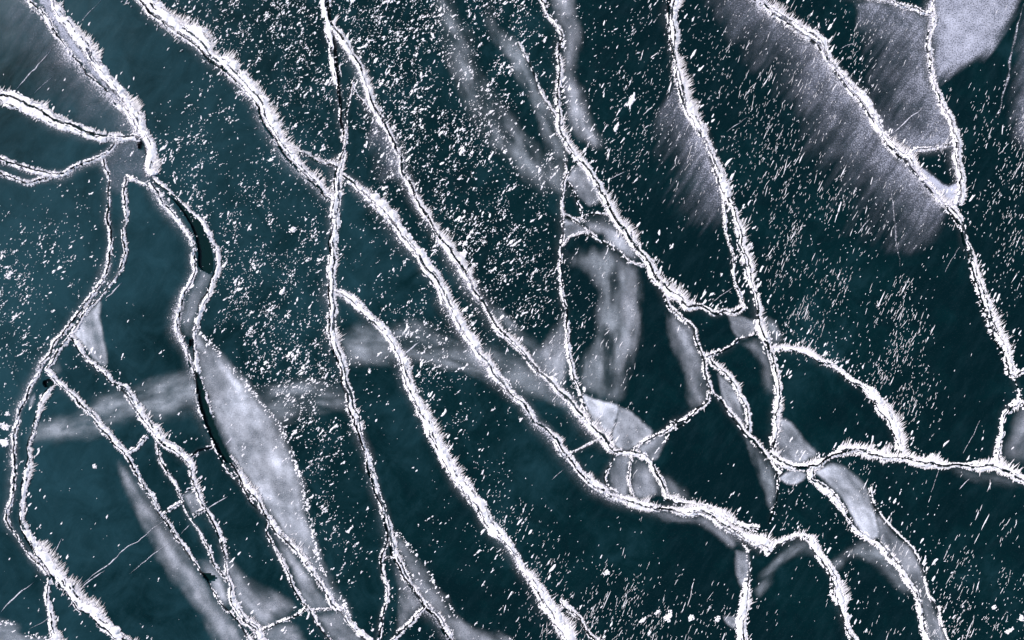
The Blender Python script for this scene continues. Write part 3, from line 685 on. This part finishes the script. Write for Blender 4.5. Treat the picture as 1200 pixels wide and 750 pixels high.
patch("wide pale head of the curved strip at bottom right", M, .72, 4, [(954,552),(972,544),(990,547),(1005,560),(1018,577),(1026,600),(1029,628),(1016,630),(1000,608),(985,583),(968,566)])
patch("grey tail of the curved strip running to the bottom edge", M, .38, 4, [(1027,600),(1045,624),(1066,643),(1081,671),(1089,698),(1110,748),(1114,762),(1090,760),(1082,715),(1070,684),(1050,656),(1033,638)])
patch("faint pale arc inside the bottom right plate", Dp, .50, 8, [(970,668),(978,652),(996,640),(1020,636),(1045,655),(1068,688),(1064,694),(1040,675),(1015,658),(995,656),(982,668)])
patch("faint pale arc inside the hooked bold crack", Dp, .55, 9, [(884,690),(898,665),(915,648),(935,634),(952,636),(964,660),(948,652),(925,656),(908,672),(892,700)])
patch("pale band at the top edge east of the jagged crack", M, .42, 9, [(640,-20),(668,-20),(677,20),(679,50),(673,80),(682,110),(694,140),(706,168),(692,172),(672,152),(662,120),(659,80),(661,45),(652,20)])
patch("pale band at the top edge west of the jagged crack", Dp, .62, 8, [(566,-20),(576,-20),(581,25),(595,42),(613,60),(626,90),(641,118),(656,145),(664,175),(662,208),(647,208),(641,175),(631,140),(617,105),(598,75),(583,50),(571,25)])
patch("dusty diagonal band full of snow flecks at the top", Dp, .60, 16, [(502,-20),(520,-20),(546,35),(558,75),(580,115),(608,150),(642,190),(664,205),(660,228),(628,220),(594,190),(562,155),(538,110),(520,55)])
patch("granular frost field filling the top right corner", Fr, 0.50, 10, [(1094,-40),(1200,-40),(1194,8),(1185,28),(1175,47),(1160,66),(1136,76),(1110,94),(1094,104),(1090,60)], "frost_field", "frost", "granular frost fields")
patch("granular frost between the feeder crack and the cross link", Fr, 0.85, 8, [(1000,2),(1036,2),(1076,14),(1089,22),(1088,85),(1098,112),(1112,140),(1119,166),(1085,173),(1062,183),(1040,165),(1015,125),(1010,60)], "frost_field", "frost", "granular frost fields", anchor=[(1036,0),(1076,13),(1090,20),(1089,53),(1089,83),(1097,109),(1110,136),(1120,165),(1100,172),(1062,185)], reach=78)
patch("frost at the top edge west of the long right side crack", Fr, 0.6, 8, [(800,-30),(888,2),(930,36),(960,56),(966,75),(950,130),(900,110),(860,60)], "frost_field", "frost", "granular frost fields", anchor=[(887,0),(917,22),(940,38),(959,52),(972,73),(993,101),(1014,128),(1032,157),(1052,181),(1071,197),(1088,220),(1110,243)], reach=70)
patch("large frost fan under the long right side crack", Fr, 0.85, 8, [(955,52),(972,74),(993,102),(1015,130),(1032,158),(1052,183),(1072,199),(1088,222),(1108,244),(1112,256),(1090,290),(1050,300),(980,280),(940,220),(930,120)], "frost_field", "frost", "granular frost fields", anchor=[(887,0),(917,22),(940,38),(959,52),(972,73),(993,101),(1014,128),(1032,157),(1052,181),(1071,197),(1088,220),(1110,243)], reach=80)
patch("frost fringe at the right edge of the top right corner", Fr, 0.55, 14, [(1196,10),(1240,10),(1240,200),(1205,190),(1182,140),(1188,60)], "frost_field", "frost", "granular frost fields", anchor=[(1240,0),(1215,60),(1205,120),(1200,180)], reach=45)
patch("frost fan west of the feathered crack before the fork", Fr, 0.85, 6, [(790,100),(808,134),(820,152),(830,175),(839,200),(849,230),(848,262),(815,280),(770,230),(765,150)], "frost_field", "frost", "granular frost fields", anchor=[(800,107),(808,131),(820,150),(830,173),(839,199),(847,222)], reach=50)
patch("small frost triangle west of the snow filled slanting crack", Fr, 0.7, 5, [(440,136),(452,156),(466,185),(472,203),(455,215),(430,205),(428,165)], "frost_field", "frost", "granular frost fields", anchor=[(446,142),(457,160),(466,181),(472,201)], reach=34)
patch("bright snow triangle where the right side cracks meet", Fr, .95, 3, [(1064,190),(1080,197),(1096,208),(1110,218),(1122,214),(1122,242),(1108,240),(1088,218)], "frost_field", "frost", "granular frost fields")
patch("frosty ground around the junction with the small dark hole", Fr, 0.13, 8, [(134,164),(165,165),(178,195),(176,218),(150,207),(146,225),(130,225),(122,188)], "frost_field", "frost", "granular frost fields")
patch("frost film between the paired cracks at the top left", Fr, .55, 4, [(40,-10),(58,-10),(78,35),(104,68),(130,104),(150,132),(160,148),(140,122),(112,92),(84,60),(60,26)], "frost_field", "frost", "granular frost fields")
patch("hazy frost on the ice wedge at the top left", Fr, 0.32, 10, [(0,-20),(36,4),(70,46),(110,94),(160,150),(130,158),(80,148),(30,125),(-20,105),(-20,0)], "frost_field", "frost", "granular frost fields", anchor=[(33,0),(49,16),(64,37),(80,60),(101,85),(120,105),(144,128),(160,149)], reach=62)
patch("pale ice west of the thin vertical crack's foot", M, .48, 9, [(660,372),(666,405),(666,440),(655,458),(640,440),(622,420),(640,400)])
patch("faint cloud between the slanting crack and the thin vertical crack", Dp, .5, 8, [(572,360),(590,366),(615,385),(632,408),(625,415),(600,395),(580,378)])
patch("pale cloud east of the ladder cracks near the bottom", M, .55, 12, [(258,640),(275,662),(300,686),(330,698),(347,712),(325,730),(300,740),(286,722),(272,700),(262,670)])
patch("pale cloud at the bottom edge between the ladder cracks and the sliver", M, .45, 10, [(300,742),(330,730),(350,735),(350,760),(300,760)])
patch("grey lens east of the vertical crack's foot", M, .40, 7, [(458,618),(470,628),(485,645),(500,665),(512,688),(525,705),(545,728),(600,752),(560,762),(535,752),(513,722),(490,695),(474,670)], rim=.6)
patch("grey filling between the vertical crack's foot and its spur", M, .38, 5, [(462,664),(476,684),(492,708),(480,724),(468,740),(468,700)])
patch("grey cell between the short rungs, western one", M, .35, 5, [(719,535),(738,534),(736,578),(726,580),(713,568),(714,550)])
patch("grey cell between the short rungs, eastern one", M, .38, 5, [(742,534),(763,546),(773,578),(746,584),(740,565)])
patch("small pale block right of the refrozen slab", M, .52, 4, [(746,524),(766,512),(778,508),(778,522),(767,540),(752,534)])
patch("pale fringe under the small block near the rungs", M, .35, 8, [(776,556),(792,562),(805,580),(800,590),(782,582)])
patch("pale wedge at the top of the rubble", M, .62, 4, [(665,210),(672,197),(686,192),(694,208),(704,232),(692,243),(682,236),(675,222)])
patch("small pale block in the rubble by the thin vertical crack", M, .62, 3, [(661,256),(676,262),(690,272),(672,277),(661,286)])
patch("grey block in the rubble against the jagged crack", M, .50, 5, [(706,268),(726,272),(742,292),(745,304),(725,295),(708,284)])
patch("greyish cell at the head of the rubble's level crack", M, .30, 5, [(684,258),(714,256),(724,270),(704,276),(692,270)])
patch("pale ice at the right edge beside the ribbed crack", M, .30, 12, [(1185,500),(1198,478),(1235,470),(1235,540),(1200,545),(1178,535)])
patch("pale crust at the bottom left corner", M, .45, 6, [(-30,735),(0,728),(18,731),(30,742),(60,750),(40,775),(-30,775)], rim=1)
patch("pale rim ice along the underside of the feathery diagonal", M, .30, 6, [(745,592),(775,600),(800,606),(826,606),(848,620),(862,634),(860,644),(846,634),(820,616),(780,608)])
patch("pale strip at the corner of the square topped crack", M, .38, 4, [(862,646),(876,647),(877,672),(870,690),(864,672)])
patch("greenish pale sliver west of the star junction", Dp, .60, 5, [(872,510),(890,528),(904,545),(910,572),(902,596),(894,570),(884,545)])
patch("small pale flake beside the square topped crack", M, .65, 2.5, [(847,722),(862,722),(868,728),(862,738),(852,732)])
patch("pale filling of the grey ladder cell", M, .34, 4, [(215,580),(228,575),(238,596),(228,603),(220,592)])
patch("pale ice left of the lower ladder crossing", M, .45, 6, [(232,655),(248,655),(262,678),(270,700),(262,708),(246,685)])
patch("grey strip between the banks below the dark lead", M, .22, 5, [(231,314),(249,322),(240,346),(230,370),(226,395),(214,392),(213,372),(222,344)])
patch("faint pale lobe above the bold white arc's start", Dp, .6, 5, [(895,370),(908,380),(916,398),(905,404),(898,390)])
patch("grey sliver inside the tip of the double left crack", M, .55, 3, [(36,465),(42,460),(40,474),(33,478)])
patch("faint cloud along the lower side of the level crack", Dp, .35, 10, [(1120,552),(1170,554),(1200,570),(1180,572),(1140,562)])

RIMS = []
for i, (labl, mat, op, soft, pts, name, cat, grp, hard, rim) in enumerate(PA):
    Q, _ = smooth_poly(pts + [pts[0]], 6.0); Q = Q[:-1]
    g = 1.5 if soft <= 5 else 2.4
    x0, y0 = Q.min(0) - 6; x1, y1 = Q.max(0) + 6
    gx, gy = np.meshgrid(np.arange(x0, x1, g), np.arange(y0, y1, g), indexing='ij')
    sd = poly_sd(gx, gy, Q)
    if soft >= 5 and mat is not FROST: soft = soft * 1.35
    cq = Q - Q.mean(0); ev, ew = np.linalg.eigh(cq.T @ cq); ax = ew[:, 1]; elong = min(4.0, math.sqrt(ev[1] / max(ev[0], 1)))
    au, av = gx * ax[0] + gy * ax[1], gy * ax[0] - gx * ax[1]                # along / across the patch
    warp = (fbm2(gx / 30, gy / 30, i + 1800, 3) - .5) * 26
    au, av = au + warp, av + warp * .35
    wx, wy = gx * .83 + gy * .56, gy * .83 - gx * .56                      # along / across the wind
    if mat is FROST: sd = sd + (fbm2(wx / 6, wy / 46, i + 1200, 4) - .5) * soft * 1.6
    else: sd = sd + (fbm2(au / 26, av / 9, i + 1000, 4) - .5) * min(12, soft * 1.5) + (noise2(gx / 3, gy / 3, i + 1100) - .5) * min(1.6, soft * .3)
    cov = op * sstep(-soft * .35, soft * 1.1, sd)
    big_ = 1.6 if i == 0 else 1.0
    vary = fbm2(au / (34 * big_), av / (12 * big_), i + 1300, 4)
    fine = fbm2(au / 12, av / 4.5, i + 1500, 4)
    if hard[0]:
        d2 = np.full(gx.shape, 1e9)
        A = np.array(hard[0], float)
        for (xa, ya), (xb, yb) in zip(A[:-1], A[1:]):
            dx, dy = xb - xa, yb - ya; t = np.clip(((gx - xa) * dx + (gy - ya) * dy) / (dx * dx + dy * dy), 0, 1)
            d2 = np.minimum(d2, (gx - xa - t * dx) ** 2 + (gy - ya - t * dy) ** 2)
        dn = np.sqrt(d2) / hard[1] * (.45 + 1.1 * fbm2(wx / 5, wy / 55, i + 1700, 4))
        cov = cov * .42 * np.clip(1 - dn * .85, 0, 1) ** 1.6
    if mat is FROST: cov = cov * (.35 + .5 * fbm2(gx / 26, gy / 26, i + 1300, 4) + (.65 if hard[0] else .15) * sstep(.2, .85, fbm2((wx + warp * .5) / 3.4, wy / 30, i + 1400, 4)) + (.12 if hard[0] else .42))
    elif mat is DEEP: cov = cov * (.10 + .72 * sstep(.22, .75, vary)) * (.55 + .8 * fine)
    else: cov = cov * (.40 + .85 * sstep(.2, .8, vary)) * (.70 + .5 * fine)
    if soft <= 4: cov = cov * (0.8 + .35 * sstep(soft * 2.5, 0, sd))       # thin slabs are whitest along their rim
    keepv = sd > -soft * .4
    q = (keepv[:-1, :-1] | keepv[1:, :-1] | keepv[1:, 1:] | keepv[:-1, 1:]) & ~in_pool(gx, gy, .5)[:-1, :-1]
    n, m = gx.shape; ix = np.arange(n * m).reshape(n, m)
    f = np.stack([ix[:-1, :-1][q], ix[1:, :-1][q], ix[1:, 1:][q], ix[:-1, 1:][q]], 1)
    z = 0.0008 + 0.00003 * i
    hgt = 0.0 * cov
    v = np.c_[(gx.ravel() - 600) * S, (375 - gy.ravel()) * S, (z + hgt).ravel()]
    used, inv = np.unique(f.ravel(), return_inverse=True)
    po = link(name, mesh_np(name, v[used], inv.reshape(-1, 4)[:, ::-1], cov.ravel()[used], True), None, mat, label=labl, category=cat, group=grp)
    if rim: RIMS.append((po, Q, rim))

# ------------------------------------------------------------------ snow flecks
DENS = ["000057777888523444343101", "010126766998624445353101", "011343767999755555432143", "111476455999746445541145",
        "121178634699845334664146", "332138743489834434665225", "642228853359843333666414", "633227863446643212666523",
        "524113774543354311366622", "311112673244144201136631", "211111372144111111245211", "111111262135111212433421",
        "111111152134433211532532", "111111151322455421334455", "111111121222577754334468"]
DG = np.array([[int(ch) for ch in r] for r in DENS], float)
def bil(G, x, y):
    fx = np.clip(x / 50 - .5, 0, G.shape[1] - 1.001); fy = np.clip(y / 50 - .5, 0, G.shape[0] - 1.001)
    ix, iy = fx.astype(int), fy.astype(int); fx -= ix; fy -= iy
    ix2 = np.minimum(ix + 1, G.shape[1] - 1); iy2 = np.minimum(iy + 1, G.shape[0] - 1)
    return (G[iy, ix] * (1 - fx) + G[iy, ix2] * fx) * (1 - fy) + (G[iy2, ix] * (1 - fx) + G[iy2, ix2] * fx) * fy

CLEAN = [   # plates the wind has swept: share of the flecks that stay
 (.05, [(915,415),(965,430),(1012,465),(1043,500),(1050,530),(990,525),(920,530),(915,470)]),
 (.08, [(775,505),(830,472),(880,525),(905,560),(890,612),(800,585),(785,560)]),
 (.30, [(640,520),(690,575),(800,608),(858,640),(868,700),(760,690),(660,620)]),
 (.30, [(885,660),(950,640),(985,700),(992,760),(880,760)]),
 (.35, [(1000,655),(1040,665),(1070,710),(1080,760),(1005,760)]),
 (.30, [(1010,552),(1180,558),(1200,600),(1120,640),(1060,630),(1030,590)]),
 (.10, [(852,240),(866,270),(880,350),(868,340),(856,290)]),
 (.10, [(832,372),(885,380),(902,420),(905,520),(880,500),(868,455),(838,420)]),
 (.35, [(750,190),(825,200),(850,260),(862,340),(800,345),(760,290)]),
 (.20, [(1110,300),(1140,310),(1175,430),(1165,540),(1110,540),(1095,420)]),
 (.45, [(400,430),(470,440),(520,545),(600,660),(650,760),(540,750),(470,650),(425,510)]),
 (.30, [(60,480),(120,510),(200,640),(280,750),(140,740),(40,630)]),
 (.15, [(150,215),(180,225),(222,290),(205,380),(225,440),(160,455),(95,395),(145,320)]),
 (.12, [(75,0),(160,0),(250,80),(200,120),(150,105)]), (.20, [(-80,-80),(30,0),(160,155),(130,200),(0,230),(-80,200)]),
 (.15, [(700,330),(775,345),(800,400),(820,470),(770,500),(745,440),(752,350)]),
]
def clean(x, y):
    r = np.ones(len(x))
    for k, q in CLEAN: r = np.where(poly_sd(x, y, q) > RNG.normal(0, 3, len(x)), np.minimum(r, k), r)
    return r

def fleck_mesh(cx, cy, la, lb, ang, hh):
    """low irregular snow crumbs: 8 uneven rim points and a raised, off centre top"""
    n = len(cx); k = 8
    th = np.linspace(0, 2 * np.pi, k, endpoint=False)[None, :] + RNG.uniform(-.25, .25, (n, k))
    rr = RNG.uniform(.40, 1.35, (n, k))
    u = np.cos(th) * rr * la[:, None]; w = np.sin(th) * rr * lb[:, None]
    X = cx[:, None] + u * np.cos(ang)[:, None] - w * np.sin(ang)[:, None]
    Y = cy[:, None] - (u * np.sin(ang)[:, None] + w * np.cos(ang)[:, None])
    top = np.c_[cx + RNG.normal(0, .15, n) * lb, cy + RNG.normal(0, .15, n) * lb]
    vx = np.c_[X, top[:, 0]]; vy = np.c_[Y, top[:, 1]]; vz = np.c_[np.full((n, k), .002), hh]
    v = np.stack([(vx - 600) * S, (375 - vy) * S, vz], -1).reshape(-1, 3)
    b = (np.arange(n) * (k + 1))[:, None]
    f = np.concatenate([np.c_[b + j, b + (j + 1) % k, b + k] for j in range(k)], 0)
    return v, f

# frost crumbs along the outer (eastern) rim of some patches
for po, Q, rim in RIMS:
    Q2, s2 = smooth_poly([tuple(q) for q in Q], 1.0); nr, _ = normals(Q2)
    ctr = Q2.mean(0); outw = nr * np.sign(((Q2 + nr) - ctr)[:, 0] * nr[:, 0] + ((Q2 + nr) - ctr)[:, 1] * nr[:, 1])[:, None]
    ok = np.where((outw @ np.array([.85, -.5]) > .15) & (noise1(s2 / 9, 31) > .28))[0]
    j = RNG.choice(ok, int(len(ok) * 1.3 * rim)); p = Q2[j] + RNG.normal(0, 1.7, (len(j), 2)) - outw[j] * 1.0
    sz = RNG.lognormal(-.25, .45, len(j))
    v, f = fleck_mesh(p[:, 0], p[:, 1], sz * 1.2, sz * .75, np.radians(RNG.normal(55, 30, len(j))), .012 + .008 * sz)
    link("frost_rim", mesh_np("frost_rim", v, f), po, SNOW, kind="stuff")

ncand = 225000
cx = RNG.uniform(-210, 1410, ncand); cy = RNG.uniform(-200, 950, ncand)
# flecks gather: most candidates sit near a parent, strung out along the wind
npar = ncand // 5; pi_ = RNG.integers(0, npar, ncand); mem = RNG.random(ncand) < .62
al = RNG.normal(0, 1, ncand) * (4.5 + 7 * sstep(560, 800, cx[pi_])); ac = RNG.normal(0, 2.4, ncand)
cx = np.where(mem, cx[pi_] + WIND[0] * al - WIND[1] * ac, cx); cy = np.where(mem, cy[pi_] + WIND[1] * al + WIND[0] * ac, cy)
d = bil(DG, cx, cy) / 9.0
patchy = fbm2(cx / 34, cy / 34, 77, 3); patchy2 = fbm2((cx + .5 * cy) / 16, cy / 60, 79, 2)
acc = np.clip(d - .06, 0, 1) ** 1.3 * (0.18 + 1.5 * sstep(.34, .66, .6 * patchy + .4 * patchy2))
sel = RNG.random(ncand) < acc * (.56 + .40 * sstep(680, 560, cx)) * clean(cx, cy)
sel &= ~in_pool(cx, cy, 3.0)
cx, cy = cx[sel], cy[sel]; n = len(cx)
east = sstep(560, 800, cx + (cy - 375) * .25)
ang = np.radians(RNG.normal(1, 0, n) * (50 + 15 * east) + RNG.normal(0, 17 - 9 * east, n))
size = RNG.lognormal(-.74, .58, n) * (1.06 - .30 * east)
asp = 1.6 + RNG.random(n) * 1.0 + east * (3.0 + RNG.random(n) * 4.5)
la = np.clip(size * np.sqrt(asp) * (.95 + .75 * east), .4, 11); lb = np.clip(size / np.sqrt(asp) * (.85 - .12 * east), .20, 3)
vs_, fs_ = [], []; off = 0
def push(v, f):
    global off
    vs_.append(v); fs_.append(f + off); off += len(v)
push(*fleck_mesh(cx, cy, la, lb, ang, .008 + .010 * lb))
# second and third crumbs clinging to the larger ones
for rnd in range(3):
    b = (size > .85) & (RNG.random(n) < .75 - .45 * east); r = RNG.normal(0, .8, (b.sum(), 2))
    dx = r[:, 0] * la[b] * 1.3 ; dy = r[:, 1] * lb[b] * 1.1
    ax = cx[b] + dx * np.cos(ang[b]) - dy * np.sin(ang[b]); ay = cy[b] - (dx * np.sin(ang[b]) + dy * np.cos(ang[b]))
    push(*fleck_mesh(ax, ay, la[b] * RNG.uniform(.35, .8, b.sum()), lb[b] * RNG.uniform(.35, .85, b.sum()), ang[b] + RNG.normal(0, .25, b.sum()), .007 + .008 * lb[b]))
# dust: single grains
ng = 15000
gx = RNG.uniform(-60, 1260, ng); gy = RNG.uniform(-60, 810, ng)
gsel = RNG.random(ng) < clean(gx, gy) * (.03 + bil(DG, gx, gy) / 11) * (.3 + fbm2(gx / 30, gy / 30, 78, 2)); gx, gy = gx[gsel], gy[gsel]
gsz = RNG.uniform(.22, .6, len(gx)); ge = sstep(560, 800, gx)
push(*fleck_mesh(gx, gy, gsz * (1.1 + ge), gsz * .8, np.radians(55 + RNG.normal(0, 20, len(gx))), np.full(len(gx), .005)))
# wind streaks on the lee (east) side of the cracks in the eastern half
px, py, pl = [], [], []
for c in CR:
    if c["spike"] < .8: continue
    j = RNG.integers(0, len(c["s"]), int(c["s"][-1] * .30)); dd = RNG.exponential(9, len(j)) + 2
    p = c["P"][j] + c["n"][j] * (c["L"][j])[:, None] + (WIND * dd[:, None])
    px.append(p[:, 0]); py.append(p[:, 1]); pl.append(RNG.lognormal(.5, .5, len(j)))
px, py, pl = map(np.concatenate, (px, py, pl)); k_ = RNG.random(len(px)) < .35 + .4 * sstep(500, 800, px); px, py, pl = px[k_], py[k_], pl[k_]
push(*fleck_mesh(px, py, np.clip(pl * 1.2, .6, 6), np.clip(pl * .4, .4, 1.5), np.radians(58 + RNG.normal(0, 9, len(px))), np.full(len(px), .012)))
link("snow_flecks", mesh_np("snow_flecks", np.vstack(vs_), np.vstack(fs_)), None, SNOW, kind="stuff",
     label="countless small white snow flecks scattered over the dark ice", category="snow")
print("flecks", n, len(gx), len(px))

# ------------------------------------------------------------------ the larger snow clumps, one by one
CL = [
 ("lone bright snow clump in the empty dark plate near the bottom middle", 711, 671, 5.5, 4.0, 20),
 ("oval grey snow lump above the bottom edge, largest of the loose lumps", 784, 722, 8.5, 5.0, 60),
 ("round snow lump east of the oval grey lump near the bottom edge", 810, 724, 4.5, 4.0, 40),
 ("snow lump beside the square topped vertical crack near the bottom", 840, 726, 6.0, 3.8, 60),
 ("slim snow lump northwest of the oval grey lump", 771, 717, 5.5, 2.6, 45),
 ("long white snow lump at the bottom west of the oval grey lump", 753, 727, 7.5, 2.6, 30),
 ("small upright snow lump by the bottom edge below the oval lump", 761, 742, 4.5, 2.6, 80),
 ("snow lump in the grid of flecks at the bottom right corner", 1165, 712, 3.6, 2.8, 30),
 ("long snow lump near the bottom right corner", 1183, 739, 7.0, 3.0, 35),
 ("snow lump at the right edge near the bottom corner", 1197, 724, 5.0, 4.0, 70),
 ("snow heap at the left edge under the double left crack", 6, 500, 5.0, 7.5, 60),
 ("snow lump at the left edge below the other heap", 5, 518, 6.5, 6.0, 0),
 ("round snow crumb at the left edge above the heaps", 8, 485, 4.2, 3.2, 10),
 ("snow lump west of the bent slender crack", 17, 371, 5.0, 3.2, 20),
 ("snow lump at the left edge above the bend of the slender crack", 11, 322, 5.5, 4.0, 50),
 ("bright clump in the fleck field east of the slanting crack", 543, 298, 6.0, 4.6, 40),
 ("second bright clump in the fleck field beside the slanting crack", 545, 285, 5.2, 3.6, 30),
 ("small bright clump below the two beside the slanting crack", 556, 310, 5.0, 3.0, 10),
 ("star shaped clump west of the vertical double crack", 343, 269, 5.5, 4.0, 15),
 ("streaky clump west of the vertical crack below the star shaped one", 330, 342, 6.5, 2.6, 50),
 ("clump above the start of the pale cloudy band", 433, 435, 2.2, 5.0, 0),
 ("tiny lump pair in the dark plate below the cloudy band", 111, 547, 3.6, 3.4, 60),
 ("streaky snow bunch west of the feathered crack in the upper middle", 740, 118, 12.0, 3.4, 66),
 ("second streaky bunch in the dark plate west of the feathered crack", 722, 150, 10.0, 2.4, 68),
 ("snow block at the head of the dark lead, nearest the junction", 190, 228, 4.0, 3.4, 20),
 ("second small snow block inside the head of the dark lead", 198, 234, 3.4, 2.2, 70),
]
for i, (labl, x, y, a, b, an) in enumerate(CL):
    a, b = a * .86, b * .86
    k = int(26 + a * b * 1.1)
    r = np.clip(RNG.normal(0, .42 if a / b < 2.4 else .30, (k, 2)), -.85, .85); th = math.radians(an)
    u, w = r[:, 0] * a, r[:, 1] * b
    u[0] = w[0] = 0
    fx = x + u * math.cos(th) - w * math.sin(th); fy = y - (u * math.sin(th) + w * math.cos(th))
    sz = RNG.uniform(.18, .42, k) * min(a, b); sz[0] = min(a, b) * .55
    if a / b > 2.4: sz = sz * 1.6
    v, f = fleck_mesh(fx, fy, sz * (1 + .5 * (a / b > 2)), sz * .8, np.full(k, th) + RNG.normal(0, .3, k), .012 + .016 * sz)
    link("snow_clump", mesh_np("snow_clump", v, f), None, SNOW, label=labl, category="snow clump", group="loose snow clumps on the ice")
